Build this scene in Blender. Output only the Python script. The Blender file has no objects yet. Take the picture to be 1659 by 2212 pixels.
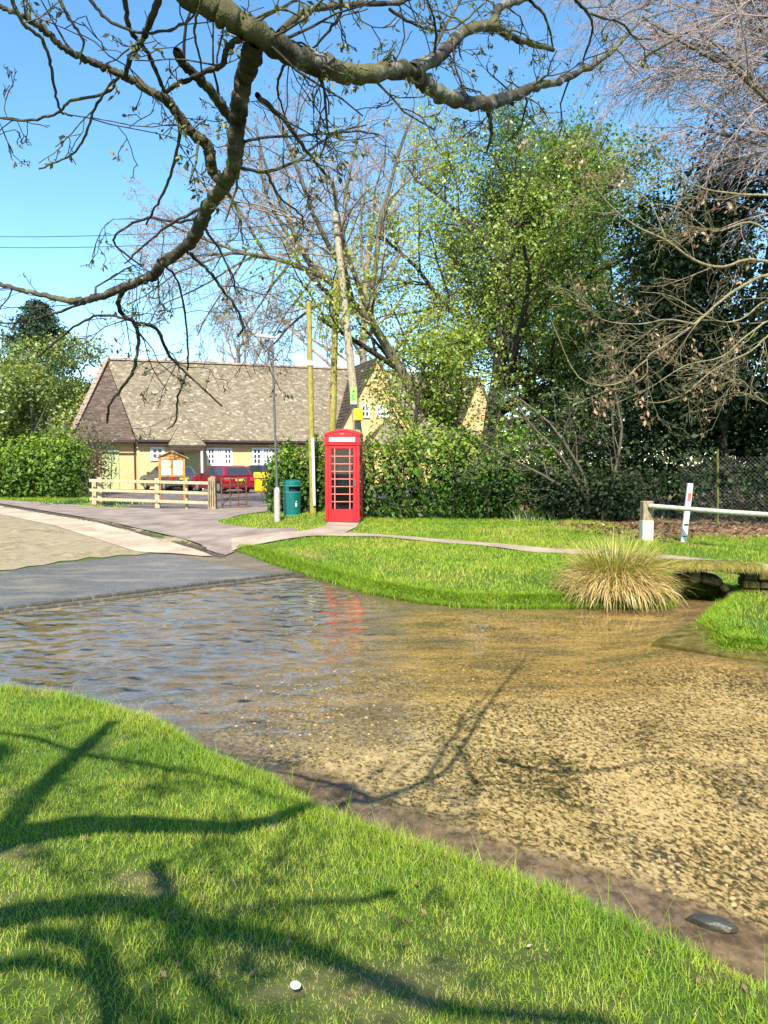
import bpy, bmesh, math, random
import numpy as np
from mathutils import Vector, Matrix
from mathutils.geometry import delaunay_2d_cdt

R = math.radians
SC = bpy.context.scene
COL = SC.collection
random.seed(7)
RNG = np.random.default_rng(11)

# ------------------------------------------------------------------ camera, light, exposure
CAM_H = 1.65
F = 1659.0                      # focal length in units of the picture width (1659 wide, 2212 high)
PITCH = math.atan((1106 - 997) / F)
cam = bpy.data.cameras.new("camera")
cam.sensor_fit = 'HORIZONTAL'
cam.sensor_width = 36.0
cam.lens = 36.0
cam.clip_start = 0.05
cam.clip_end = 2000
camo = bpy.data.objects.new("camera", cam)
camo.location = (0, 0, CAM_H)
camo.rotation_euler = (math.pi / 2 - PITCH, 0, 0)
COL.objects.link(camo)
SC.camera = camo

SUN_EL, SUN_AZ = R(46), R(4)
SUN = Vector((-math.sin(SUN_AZ) * math.cos(SUN_EL), -math.cos(SUN_AZ) * math.cos(SUN_EL), math.sin(SUN_EL)))
world = bpy.data.worlds.new("World")
SC.world = world
world.use_nodes = True
wn = world.node_tree.nodes
wl = world.node_tree.links
wn.clear()
sky = wn.new('ShaderNodeTexSky')
sky.sky_type = 'NISHITA'
sky.sun_disc = False
sky.sun_elevation = SUN_EL
sky.sun_rotation = math.atan2(SUN.x, SUN.y)
sky.altitude = 600
sky.air_density = 1.0
sky.dust_density = 0.0
sky.ozone_density = 2.2
bg = wn.new('ShaderNodeBackground')
bg.inputs['Strength'].default_value = 0.14
wo = wn.new('ShaderNodeOutputWorld')
hs = wn.new('ShaderNodeHueSaturation'); hs.inputs['Saturation'].default_value = 1.17; hs.inputs['Hue'].default_value = .49
wl.new(sky.outputs[0], hs.inputs['Color'])
wl.new(hs.outputs[0], bg.inputs[0])
wl.new(bg.outputs[0], wo.inputs[0])

sl = bpy.data.lights.new("sun", 'SUN')
sl.energy = 5.0
sl.angle = R(0.53)
sl.color = (1.0, 0.93, 0.82)
so = bpy.data.objects.new("sun", sl)
so.location = (-5, -30, 40)
so.rotation_euler = (-SUN).to_track_quat('-Z', 'Y').to_euler()
COL.objects.link(so)

SC.view_settings.view_transform = 'Standard'
SC.view_settings.look = 'None'
SC.view_settings.gamma = 1
SC.view_settings.use_curve_mapping = False
SC.view_settings.exposure = 1.08
SC.render.engine = 'CYCLES'
SC.cycles.transparent_max_bounces = 24
SC.cycles.max_bounces = 6
SC.cycles.use_denoising = True

# ------------------------------------------------------------------ survey helpers
UPV = np.array([0, math.sin(PITCH), math.cos(PITCH)])
FWV = np.array([0, math.cos(PITCH), -math.sin(PITCH)])
def sight(px, py):
    return np.array([(px - 829.5) / F, 0, 0]) + UPV * ((1106 - py) / F) + FWV
def spot(px, py, z=0.0):
    d = sight(px, py)
    t = (z - CAM_H) / d[2]
    return np.array([0, 0, CAM_H]) + d * t
def at(px, py, y):
    d = sight(px, py)
    return np.array([0, 0, CAM_H]) + d * (y / d[1])

# ------------------------------------------------------------------ object helpers
ORG = {}
def tag(o, label=None, cat=None, group=None, kind=None):
    if label: o['label'] = label
    if cat: o['category'] = cat
    if group: o['group'] = group
    if kind: o['kind'] = kind
    return o
def empty(name, loc, label=None, cat=None, group=None, rz=0.0):
    o = bpy.data.objects.new(name, None)
    o.location = tuple(loc)
    o.rotation_euler = (0, 0, rz)
    o.empty_display_size = 0.2
    COL.objects.link(o)
    ORG[o.name] = np.array(loc, float)
    return tag(o, label, cat, group)

def mesh_np(name, V, F_, tint=None, smooth=False, extra=None):
    """F_: list of (n,k) int arrays."""
    me = bpy.data.meshes.new(name)
    V = np.asarray(V, np.float32)
    me.vertices.add(len(V))
    me.vertices.foreach_set('co', V.ravel())
    if not isinstance(F_, (list, tuple)): F_ = [F_]
    F_ = [np.asarray(f, np.int32) for f in F_ if len(f)]
    loops = np.concatenate([f.ravel() for f in F_])
    tot = np.concatenate([np.full(len(f), f.shape[1], np.int32) for f in F_])
    start = np.concatenate([[0], np.cumsum(tot)[:-1]]).astype(np.int32)
    me.loops.add(len(loops))
    me.loops.foreach_set('vertex_index', loops)
    me.polygons.add(len(tot))
    me.polygons.foreach_set('loop_start', start)
    me.polygons.foreach_set('loop_total', tot)
    if smooth:
        me.polygons.foreach_set('use_smooth', np.ones(len(tot), bool))
    if tint is not None:
        a = me.attributes.new('tint', 'FLOAT', 'POINT')
        a.data.foreach_set('value', np.asarray(tint, np.float32))
    if extra:
        for k, v in extra.items():
            a = me.attributes.new(k, 'FLOAT', 'POINT')
            a.data.foreach_set('value', np.asarray(v, np.float32))
    me.update(calc_edges=True)
    return me

def link(name, me, mat, parent=None):
    o = bpy.data.objects.new(name, me)
    if mat: me.materials.append(mat)
    COL.objects.link(o)
    if parent is not None:
        o.parent = parent
        ORG[o.name] = ORG.get(parent.name, np.zeros(3))
    return o

def add_np(name, V, F_, mat, parent=None, tint=None, smooth=False, local=False, extra=None):
    V = np.asarray(V, float)
    if parent is not None and not local:
        V = V - ORG.get(parent.name, np.zeros(3))
    return link(name, mesh_np(name, V, F_, tint, smooth, extra), mat, parent)

class Geo:
    def __init__(s): s.v = []; s.f = []
    def put(s, v, f):
        n = len(s.v)
        s.v += [tuple(map(float, p)) for p in v]
        s.f += [tuple(i + n for i in q) for q in f]
        return s
    def box(s, x0, x1, y0, y1, z0, z1):
        return s.put([(x0,y0,z0),(x1,y0,z0),(x1,y1,z0),(x0,y1,z0),(x0,y0,z1),(x1,y0,z1),(x1,y1,z1),(x0,y1,z1)],
                     [(0,3,2,1),(4,5,6,7),(0,1,5,4),(1,2,6,5),(2,3,7,6),(3,0,4,7)])
    def bar(s, a, b, w, h, up=(0,0,1)):
        a = Vector(a); b = Vector(b); d = (b - a).normalized()
        u = Vector(up); sx = d.cross(u)
        if sx.length < 1e-4: sx = d.cross(Vector((0,1,0)))
        sx.normalize(); sz = sx.cross(d).normalized()
        v = []
        for p in (a, b):
            for i, j in ((-1,-1),(1,-1),(1,1),(-1,1)):
                v.append(p + sx * (i * w / 2) + sz * (j * h / 2))
        return s.put(v, [(0,1,2,3),(7,6,5,4),(0,4,5,1),(1,5,6,2),(2,6,7,3),(3,7,4,0)])
    def prism(s, poly, axis, a, b):
        """poly 2D outline, extruded along axis 'x','y','z' from a to b"""
        n = len(poly)
        def P(q, t):
            return {'x': (t, q[0], q[1]), 'y': (q[0], t, q[1]), 'z': (q[0], q[1], t)}[axis]
        v = [P(q, a) for q in poly] + [P(q, b) for q in poly]
        f = [tuple(range(n))[::-1], tuple(range(n, 2*n))] + [(i, (i+1) % n, n + (i+1) % n, n + i) for i in range(n)]
        return s.put(v, f)
    def lathe(s, prof, c=(0,0,0), n=16, cap=True):
        v = []; f = []
        for r, z in prof:
            for k in range(n):
                t = 2 * math.pi * k / n
                v.append((c[0] + r * math.cos(t), c[1] + r * math.sin(t), c[2] + z))
        for i in range(len(prof) - 1):
            for k in range(n):
                f.append((i*n+k, i*n+(k+1) % n, (i+1)*n+(k+1) % n, (i+1)*n+k))
        if cap:
            f.append(tuple(range(n))[::-1])
            f.append(tuple((len(prof)-1)*n + k for k in range(n)))
        return s.put(v, f)
    def tube(s, pts, rad, n=8):
        T = Tubes(); T.add(np.array(pts, float), np.broadcast_to(np.array(rad, float), (len(pts),)), n)
        V, Fq = T.arrays()
        return s.put(V, [tuple(q) for f in Fq for q in f])
    def make(s, name, mat, parent=None, local=False, bevel=0.0, smooth=False, seg=1):
        v = s.v
        if parent is not None and not local:
            o = ORG.get(parent.name, np.zeros(3))
            v = [(p[0]-o[0], p[1]-o[1], p[2]-o[2]) for p in v]
        me = bpy.data.meshes.new(name)
        me.from_pydata(v, [], s.f)
        if bevel > 0 or True:
            bm = bmesh.new(); bm.from_mesh(me)
            bmesh.ops.recalc_face_normals(bm, faces=bm.faces)
            if bevel > 0:
                bmesh.ops.bevel(bm, geom=list(bm.edges), offset=bevel, segments=seg, affect='EDGES', clamp_overlap=True)
            bm.to_mesh(me); bm.free()
        if smooth:
            me.polygons.foreach_set('use_smooth', [True] * len(me.polygons))
        return link(name, me, mat, parent)

class Tubes:
    def __init__(s): s.V = []; s.F = []; s.T = []; s.n = 0
    def add(s, pts, rad, sides=5, tint=0.5, rough=0.0, rg=None):
        pts = np.asarray(pts, float); N = len(pts)
        t = np.empty_like(pts)
        t[1:-1] = pts[2:] - pts[:-2]; t[0] = pts[1] - pts[0]; t[-1] = pts[-1] - pts[-2]
        t /= np.linalg.norm(t, axis=1)[:, None] + 1e-9
        ref = np.array([0.31, 0.17, 0.93]) if abs(t[0][2]) < .9 else np.array([0.9, 0.3, 0.1])
        a = np.cross(t, ref); a /= np.linalg.norm(a, axis=1)[:, None] + 1e-9
        b = np.cross(t, a)
        ang = np.arange(sides) * (2 * math.pi / sides)
        ring = pts[:, None, :] + np.asarray(rad)[:, None, None] * (np.cos(ang)[None, :, None] * a[:, None, :] + np.sin(ang)[None, :, None] * b[:, None, :])
        if rough:
            nz = rg.normal(size=ring.shape[:2])*rough
            nz = (nz + np.roll(nz,1,1)*.6 + np.roll(nz,1,0)*.8)
            ring = pts[:, None, :] + (ring-pts[:, None, :])*(1+nz[..., None])
        s.V.append(ring.reshape(-1, 3))
        i = np.arange(N - 1)[:, None] * sides; k = np.arange(sides)[None, :]; k2 = (k + 1) % sides
        q = np.stack([i + k, i + k2, i + sides + k2, i + sides + k], -1).reshape(-1, 4) + s.n
        s.F.append(q)
        s.T.append(np.full(N * sides, tint))
        s.n += N * sides
    def arrays(s): return np.concatenate(s.V), [np.concatenate(s.F)]
    def make(s, name, mat, parent=None):
        if not s.V: return None
        V, Fq = s.arrays()
        return add_np(name, V, Fq, mat, parent, tint=np.concatenate(s.T), smooth=True)

def smooth_path(pts, n=6):
    """Catmull-Rom through the points (any columns)"""
    P = np.asarray(pts, float)
    P = np.vstack([2*P[0]-P[1], P, 2*P[-1]-P[-2]])
    out = []
    for i in range(1, len(P) - 2):
        for k in range(n):
            t = k / n
            a, b, c, d = P[i-1], P[i], P[i+1], P[i+2]
            out.append(.5 * ((2*b) + (c-a)*t + (2*a-5*b+4*c-d)*t*t + (3*b-a-3*c+d)*t**3))
    out.append(P[-2])
    return np.array(out)

def vnoise(x, y, seed=0):
    xi = np.floor(x).astype(np.int64); yi = np.floor(y).astype(np.int64)
    fx = x - xi; fy = y - yi
    def h(a, b):
        n = (a * 374761393 + b * 668265263 + seed * 1442695041) & 0x7fffffff
        n = ((n ^ (n >> 13)) * 1274126177) & 0x7fffffff
        return (n ^ (n >> 16)) % 10007 / 10007.0
    u = fx*fx*(3-2*fx); v = fy*fy*(3-2*fy)
    return (h(xi,yi)*(1-u)+h(xi+1,yi)*u)*(1-v) + (h(xi,yi+1)*(1-u)+h(xi+1,yi+1)*u)*v
def fbm(x, y, seed=0, o=3):
    r = 0; a = .5
    for i in range(o):
        r = r + a * vnoise(x, y, seed + i * 17); x = x * 2.03; y = y * 2.03; a *= .5
    return r / (1 - .5**o)
def sst(a, b, x):
    t = np.clip((x - a) / (b - a), 0, 1)
    return t * t * (3 - 2 * t)

# ------------------------------------------------------------------ materials
def newmat(name):
    m = bpy.data.materials.new(name); m.use_nodes = True
    nt = m.node_tree; nt.nodes.clear()
    out = nt.nodes.new('ShaderNodeOutputMaterial')
    return m, nt, out
def ramp(nt, fac, stops, interp='LINEAR'):
    r = nt.nodes.new('ShaderNodeValToRGB'); r.color_ramp.interpolation = interp
    el = r.color_ramp.elements
    while len(el) < len(stops): el.new(0.5)
    for e, (p, c) in zip(el, stops):
        e.position = p; e.color = (c[0], c[1], c[2], 1)
    if fac is not None: nt.links.new(fac, r.inputs[0])
    return r.outputs[0]
def coords(nt, scale=(1,1,1), rot=(0,0,0)):
    t = nt.nodes.new('ShaderNodeTexCoord'); mp = nt.nodes.new('ShaderNodeMapping')
    mp.inputs['Scale'].default_value = scale; mp.inputs['Rotation'].default_value = rot
    nt.links.new(t.outputs['Object'], mp.inputs[0])
    return mp.outputs[0]
def noise(nt, vec, scale, detail=4, rough=.55, dist=0):
    n = nt.nodes.new('ShaderNodeTexNoise')
    n.inputs['Scale'].default_value = scale; n.inputs['Detail'].default_value = detail
    n.inputs['Roughness'].default_value = rough; n.inputs['Distortion'].default_value = dist
    if vec is not None: nt.links.new(vec, n.inputs['Vector'])
    return n.outputs['Fac']
def voro(nt, vec, scale, feature='F1', out='Distance'):
    n = nt.nodes.new('ShaderNodeTexVoronoi'); n.feature = feature
    n.inputs['Scale'].default_value = scale
    if vec is not None: nt.links.new(vec, n.inputs['Vector'])
    return n.outputs[out]
def mathn(nt, op, a, b=None, clamp=False):
    n = nt.nodes.new('ShaderNodeMath'); n.operation = op; n.use_clamp = clamp
    for i, v in enumerate((a, b)):
        if v is None: continue
        if isinstance(v, (int, float)): n.inputs[i].default_value = v
        else: nt.links.new(v, n.inputs[i])
    return n.outputs[0]
def mix(nt, fac, a, b, mode='MIX'):
    n = nt.nodes.new('ShaderNodeMix'); n.data_type = 'RGBA'; n.blend_type = mode
    for s, v in ((n.inputs[0], fac), (n.inputs[6], a), (n.inputs[7], b)):
        if isinstance(v, (int, float)): s.default_value = v
        elif isinstance(v, tuple): s.default_value = (v[0], v[1], v[2], 1)
        else: nt.links.new(v, s)
    return n.outputs[2]
def attr(nt, name='tint'):
    a = nt.nodes.new('ShaderNodeAttribute'); a.attribute_name = name
    return a.outputs['Fac']
def bump(nt, h, strength=.4, dist=.02):
    b = nt.nodes.new('ShaderNodeBump'); b.inputs['Strength'].default_value = strength; b.inputs['Distance'].default_value = dist
    nt.links.new(h, b.inputs['Height'])
    return b.outputs[0]
def principled(nt, out, col, rough=.7, spec=.3, metal=0, nrm=None, coat=0):
    p = nt.nodes.new('ShaderNodeBsdfPrincipled')
    for s, v in ((p.inputs['Base Color'], col), (p.inputs['Roughness'], rough)):
        if isinstance(v, tuple): s.default_value = (v[0], v[1], v[2], 1)
        elif isinstance(v, (int, float)): s.default_value = v
        else: nt.links.new(v, s)
    p.inputs['Specular IOR Level'].default_value = spec
    p.inputs['Metallic'].default_value = metal
    p.inputs['Coat Weight'].default_value = coat
    if nrm is not None: nt.links.new(nrm, p.inputs['Normal'])
    nt.links.new(p.outputs[0], out.inputs[0])
    return p
def plain(name, col, rough=.6, spec=.4, metal=0, var=.25, scale=6, bumpy=0.0, coat=0):
    m, nt, out = newmat(name)
    v = coords(nt)
    n = noise(nt, v, scale, 5)
    c = ramp(nt, n, [(.3, tuple(x*(1-var) for x in col)), (.7, tuple(min(1, x*(1+var)) for x in col))])
    nr = bump(nt, noise(nt, v, scale*6, 4), bumpy, .01) if bumpy else None
    principled(nt, out, c, rough, spec, metal, nr, coat)
    return m
def leafmat(name, stops, trans=.35, rough=.5, gloss=.06):
    m, nt, out = newmat(name)
    c = ramp(nt, attr(nt), stops)
    d = nt.nodes.new('ShaderNodeBsdfDiffuse'); t = nt.nodes.new('ShaderNodeBsdfTranslucent')
    g = nt.nodes.new('ShaderNodeBsdfGlossy'); g.inputs['Roughness'].default_value = rough
    nt.links.new(c, d.inputs[0])
    tc = mix(nt, .35, c, (.9, .9, .15), 'MULTIPLY')
    nt.links.new(c, t.inputs[0])
    m1 = nt.nodes.new('ShaderNodeMixShader'); m1.inputs[0].default_value = trans
    nt.links.new(d.outputs[0], m1.inputs[1]); nt.links.new(t.outputs[0], m1.inputs[2])
    m2 = nt.nodes.new('ShaderNodeMixShader'); m2.inputs[0].default_value = gloss
    nt.links.new(m1.outputs[0], m2.inputs[1]); nt.links.new(g.outputs[0], m2.inputs[2])
    nt.links.new(m2.outputs[0], out.inputs[0])
    return m
def barkmat(name, a, b, moss=None, sx=14):
    m, nt, out = newmat(name)
    v = coords(nt, (1, 1, .35))
    n = noise(nt, v, sx, 6, .65)
    c = ramp(nt, n, [(.35, a), (.65, b)])
    if moss:
        n2 = noise(nt, coords(nt), 3.2, 4)
        c = mix(nt, ramp(nt, n2, [(.48, (0,0,0)), (.62, (1,1,1))]), c, moss)
    if moss:
        n3 = noise(nt, coords(nt), 11, 6, .75)
        c = mix(nt, ramp(nt, n3, [(.56, (0,0,0)), (.64, (.75,.75,.75))]), c, (.24,.235,.20))
    principled(nt, out, c, .9, .15, 0, bump(nt, n, 1.0, .03))
    return m

M = {}
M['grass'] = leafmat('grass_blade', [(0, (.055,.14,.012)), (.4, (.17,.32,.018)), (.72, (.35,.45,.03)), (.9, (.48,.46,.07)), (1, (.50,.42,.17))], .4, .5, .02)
M['farleaf'] = leafmat('spring_leaf', [(0, (.045,.105,.015)), (.45, (.16,.26,.022)), (1, (.38,.43,.045))], .4)
M['midleaf'] = leafmat('mid_leaf', [(0, (.028,.065,.015)), (.5, (.07,.135,.022)), (1, (.15,.22,.035))], .35)
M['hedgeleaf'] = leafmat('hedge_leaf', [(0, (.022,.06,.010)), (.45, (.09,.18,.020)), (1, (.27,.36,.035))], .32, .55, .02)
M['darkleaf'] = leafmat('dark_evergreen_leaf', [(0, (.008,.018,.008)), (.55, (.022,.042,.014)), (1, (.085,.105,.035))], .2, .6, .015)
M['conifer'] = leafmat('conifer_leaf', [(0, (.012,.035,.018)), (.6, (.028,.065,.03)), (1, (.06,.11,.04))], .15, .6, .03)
M['olive'] = leafmat('olive_leaf', [(0, (.06,.105,.016)), (.5, (.18,.235,.028)), (1, (.34,.37,.05))], .35)
M['budleaf'] = leafmat('young_bud_leaf', [(0, (.05,.05,.02)), (.5, (.12,.13,.035)), (1, (.28,.26,.07))], .35)
M['deadleaf'] = leafmat('dead_leaf', [(0, (.09,.05,.025)), (.5, (.30,.17,.08)), (1, (.52,.34,.18))], .3)
M['sedge'] = leafmat('tussock_blade', [(0, (.13,.19,.02)), (.35, (.42,.38,.06)), (.65, (.62,.43,.14)), (1, (.74,.54,.29))], .3)
M['rank'] = leafmat('rank_grass', [(0, (.04,.10,.02)), (.6, (.10,.20,.035)), (1, (.30,.30,.09))], .4)
M['bark'] = barkmat('oak_bark', (.022,.018,.014), (.085,.07,.05), (.105,.10,.045))
M['bark_dark'] = barkmat('dark_bark', (.02,.017,.013), (.07,.058,.042))
M['bark_pale'] = barkmat('pale_bark', (.13,.11,.06), (.30,.25,.14))
M['bark_grey'] = barkmat('grey_bark', (.07,.06,.042), (.17,.145,.10))
M['twig_purple'] = barkmat('purple_twig', (.20,.155,.145), (.38,.31,.29))
M['twig_pink'] = barkmat('budding_twig', (.20,.15,.11), (.38,.29,.23))
M['red'] = plain('red_gloss_paint', (.62,.010,.014), .32, .5, 0, .08, 3, 0, .15)
M['red_bar'] = plain('highlit_faded_red', (.75,.16,.13), .4, .5, 0, .15, 9)  # pale glazing bars carry a painted highlight; the gauge band is faded
M['black'] = plain('black_iron', (.015,.015,.015), .5, .4)
M['opal'] = plain('opal_sign_glass', (.82,.80,.76), .3, .5, 0, .03)
M['bin'] = plain('teal_plastic', (.003,.115,.10), .35, .5, 0, .12, 3)
M['bin_rim'] = plain('pale_teal_rim', (.03,.24,.20), .4, .5, 0, .1)
M['white'] = plain('white_paint', (.78,.77,.72), .5, .4, 0, .07, 4)
M['post_mossy'] = barkmat('mossy_post', (.06,.06,.02), (.16,.16,.05))
M['cream'] = plain('old_cream_paint', (.58,.55,.42), .7, .3, 0, .2, 9)
M['galv'] = plain('galvanised_steel', (.10,.10,.10), .55, .4, .2, .2, 10)
M['galv_pale'] = plain('weathered_galvanised_sleeve', (.40,.37,.31), .6, .4, .2, .25, 14)
M['pole_green'] = barkmat('algae_timber', (.20,.17,.045), (.38,.32,.09), None, 22)
M['pole_grey'] = barkmat('silvered_timber', (.26,.22,.15), (.45,.38,.27), None, 22)
M['timber'] = barkmat('new_fence_timber', (.36,.27,.15), (.55,.42,.26), None, 16)
M['oldtimber'] = barkmat('weathered_post_timber', (.16,.12,.07), (.40,.31,.19), None, 20)
M['orange_wood'] = barkmat('stained_board_timber', (.32,.13,.035), (.52,.25,.08), None, 16)
M['rust'] = plain('rusty_pipe', (.15,.085,.045), .85, .2, 0, .5, 12)
M['lichen_pole'] = plain('lichen_timber_rail', (.50,.46,.34), .85, .2, 0, .3, 16, .3)
M['tyre'] = plain('tyre_rubber', (.018,.018,.018), .8, .2)
M['rim'] = plain('alloy_wheel', (.4,.4,.42), .35, .5, .7)
M['carred'] = plain('dark_red_car_paint', (.20,.008,.018), .25, .5, 0, .04, 3, 0, .6)
M['cargrey'] = plain('charcoal_car_paint', (.09,.09,.10), .25, .5, .2, .04, 3, 0, .6)
M['carnavy'] = plain('navy_car_paint', (.035,.045,.08), .25, .5, .2, .04, 3, 0, .6)
M['carblue'] = plain('mid_blue_car_paint', (.05,.12,.32), .25, .5, .2, .04, 3, 0, .6)
M['carglass'] = plain('tinted_car_glass', (.03,.04,.05), .08, .6, 0, .1)
M['lamp_red'] = plain('red_tail_lamp', (.55,.02,.03), .2, .5)
M['lamp_clear'] = plain('clear_head_lamp', (.7,.7,.68), .15, .6)
M['plate'] = plain('yellow_number_plate', (.72,.48,.05), .4, .4, 0, .05)
M['yellow'] = plain('yellow_plastic', (.80,.50,.012), .4, .4, 0, .08)
M['greenpaint'] = plain('pale_green_paint', (.40,.44,.20), .6, .3, 0, .06, 2)
M['green_sign'] = plain('lime_green_sign', (.25,.62,.10), .4, .4, 0, .05)
M['green_dark'] = plain('dark_green_print', (.01,.14,.05), .5, .3)
M['gutter'] = plain('brown_gutter', (.055,.035,.03), .5, .4)
M['ridge'] = plain('ridge_tile_clay', (.27,.20,.15), .85, .2, 0, .3, 8, .3)
M['paper'] = plain('white_paper', (.80,.82,.82), .8, .2, 0, .03)
M['paper_blue'] = plain('pale_cyan_paper', (.45,.72,.68), .8, .2, 0, .05)
M['paper_tan'] = plain('tan_paper', (.45,.42,.20), .8, .2, 0, .1)
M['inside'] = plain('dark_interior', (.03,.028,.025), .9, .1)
M['wire'] = plain('black_cable', (.02,.02,.02), .6, .3)
M['wire_grey'] = plain('dull_fence_wire', (.16,.16,.15), .7, .3)
M['phone'] = plain('grey_payphone', (.10,.11,.13), .4, .5)
M['moss'] = plain('mossy_stone', (.105,.085,.022), .95, .1, 0, .6, 9, .8)
M['moss_dark'] = plain('dark_mossy_stone', (.055,.048,.022), .95, .1, 0, .7, 12, .9)
M['stone'] = plain('culvert_stone', (.24,.20,.13), .9, .2, 0, .5, 11, .8)
M['sett'] = plain('wet_granite_sett', (.06,.052,.036), .45, .45, 0, .45, 9, .5)
M['kerb'] = plain('dark_kerb_stone', (.075,.058,.045), .85, .2, 0, .35, 6, .4)
M['pebble_white'] = plain('white_stone', (.75,.72,.66), .7, .3)
M['slab_dark'] = plain('dark_wet_stone', (.05,.05,.04), .4, .4, 0, .3, 12, .5)

def glassmat(name, tintc=(1,1,1), ior=1.45, rough=.0):
    m, nt, out = newmat(name)
    f = nt.nodes.new('ShaderNodeFresnel'); f.inputs[0].default_value = ior
    t = nt.nodes.new('ShaderNodeBsdfTransparent'); t.inputs[0].default_value = (*tintc, 1)
    g = nt.nodes.new('ShaderNodeBsdfGlossy'); g.inputs['Roughness'].default_value = rough
    x = nt.nodes.new('ShaderNodeMixShader')
    nt.links.new(f.outputs[0], x.inputs[0]); nt.links.new(t.outputs[0], x.inputs[1]); nt.links.new(g.outputs[0], x.inputs[2])
    nt.links.new(x.outputs[0], out.inputs[0])
    return m
M['glass'] = glassmat('window_glass', (.8,.85,.85))

# house wall: coursed yellow stone
def wallmat():
    m, nt, out = newmat('coursed_yellow_stone')
    t = nt.nodes.new('ShaderNodeTexCoord')
    sep = nt.nodes.new('ShaderNodeSeparateXYZ'); nt.links.new(t.outputs['Object'], sep.inputs[0])
    cmb = nt.nodes.new('ShaderNodeCombineXYZ')
    nt.links.new(mathn(nt, 'ADD', sep.outputs[0], sep.outputs[1]), cmb.inputs[0]); nt.links.new(sep.outputs[2], cmb.inputs[1])
    b = nt.nodes.new('ShaderNodeTexBrick')
    b.inputs['Scale'].default_value = 1; b.inputs['Brick Width'].default_value = .42; b.inputs['Row Height'].default_value = .14
    b.inputs['Mortar Size'].default_value = .012; b.inputs['Bias'].default_value = 0
    b.inputs['Color1'].default_value = (.68,.43,.19,1); b.inputs['Color2'].default_value = (.58,.36,.16,1); b.inputs['Mortar'].default_value = (.54,.40,.24,1)
    nt.links.new(cmb.outputs[0], b.inputs['Vector'])
    n = noise(nt, t.outputs['Object'], 1.3, 5)
    c = mix(nt, .35, b.outputs[0], ramp(nt, n, [(.3, (.52,.33,.16)), (.7, (.74,.52,.29))]))
    principled(nt, out, c, .9, .2, 0, bump(nt, b.outputs['Fac'], -.5, .02))
    return m
M['wall'] = wallmat()
def tilemat(name, stops):
    m, nt, out = newmat(name)
    n = noise(nt, coords(nt), 9, 5, .75)
    a = mathn(nt, 'ADD', mathn(nt, 'MULTIPLY', attr(nt), .60), mathn(nt, 'MULTIPLY', n, .62))
    c = ramp(nt, a, stops)
    principled(nt, out, c, .95, .15, 0, bump(nt, n, .5, .02))
    return m
M['tile'] = tilemat('lichened_stone_tile', [(.15, (.13,.105,.072)), (.5, (.20,.165,.115)), (.75, (.27,.225,.16)), (.9, (.40,.34,.25)), (1.0, (.62,.54,.42))])
M['tile_plain'] = tilemat('brown_stone_tile', [(.2, (.07,.050,.040)), (.6, (.125,.092,.072)), (1, (.20,.155,.12))])

def groundmat():
    m, nt, out = newmat('turf_soil')
    v = coords(nt)
    big = noise(nt, v, .7, 5, .6)
    fine = noise(nt, v, 60, 5, .8)
    c = mix(nt, ramp(nt, big, [(.35, (0,0,0)), (.7, (1,1,1))]), (.055,.11,.02), (.11,.165,.03))
    c = mix(nt, ramp(nt, fine, [(.45, (0,0,0)), (.75, (1,1,1))]), c, (.10,.085,.035))
    c = mix(nt, attr(nt, 'bare'), c, mix(nt, fine, (.16,.10,.06), (.34,.22,.13)))
    principled(nt, out, c, .95, .1, 0, bump(nt, fine, .6, .03))
    return m
M['ground'] = groundmat()
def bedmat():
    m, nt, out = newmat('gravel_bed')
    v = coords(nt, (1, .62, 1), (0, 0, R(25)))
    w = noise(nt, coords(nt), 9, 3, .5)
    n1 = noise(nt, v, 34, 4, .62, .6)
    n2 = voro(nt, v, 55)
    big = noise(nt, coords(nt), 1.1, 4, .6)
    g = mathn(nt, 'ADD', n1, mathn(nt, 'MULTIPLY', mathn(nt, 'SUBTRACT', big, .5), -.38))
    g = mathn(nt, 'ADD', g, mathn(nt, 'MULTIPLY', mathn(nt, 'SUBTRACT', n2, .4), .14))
    c = ramp(nt, g, [(.40, (.050,.042,.020)), (.47, (.20,.155,.068)), (.55, (.43,.335,.165)), (.70, (.62,.50,.29))])  # pale and dark gravel speckle, with a ripple-caustic look painted into the colour
    # golden algae patches further out, brown silt along the bank, dark wet asphalt on the road part
    c = mix(nt, attr(nt, 'gold'), c, mix(nt, ramp(nt, mathn(nt,'ADD', mathn(nt,'MULTIPLY',noise(nt, coords(nt,(.5,1.6,1),(0,0,R(-12))), 2.4, 5, .65),.6), mathn(nt,'MULTIPLY',n1,.4)), [(.42,(0,0,0)),(.60,(1,1,1))]), (.085,.070,.025), (.42,.28,.09)))
    silt = mix(nt, ramp(nt, mathn(nt,'ADD',mathn(nt,'MULTIPLY',w,.5),mathn(nt,'MULTIPLY',n1,.5)), [(.4,(0,0,0)),(.62,(1,1,1))]), (.085,.06,.038), (.25,.185,.125))
    c = mix(nt, attr(nt, 'mud'), c, silt)
    asph = ramp(nt, noise(nt, coords(nt), 22, 5, .7), [(.35, (.060,.052,.042)), (.65, (.155,.13,.10))])
    asph = mix(nt, ramp(nt, noise(nt, coords(nt, (.6,1.4,1)), 1.5, 5, .6), [(.50,(0,0,0)),(.66,(1,1,1))]), asph, mix(nt, n1, (.11,.085,.06), (.30,.235,.17)))
    c = mix(nt, attr(nt, 'tar'), c, asph)
    rg_ = nt.nodes.new('ShaderNodeMapRange'); rg_.inputs[3].default_value = .85; rg_.inputs[4].default_value = .26; nt.links.new(mathn(nt,'ADD',mathn(nt,'MULTIPLY',noise(nt,coords(nt),2.2,5,.7),.55),.05), rg_.inputs[4]); nt.links.new(attr(nt,'wet'), rg_.inputs[0])
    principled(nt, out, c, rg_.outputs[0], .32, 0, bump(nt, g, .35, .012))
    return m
M['bed'] = bedmat()
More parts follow.
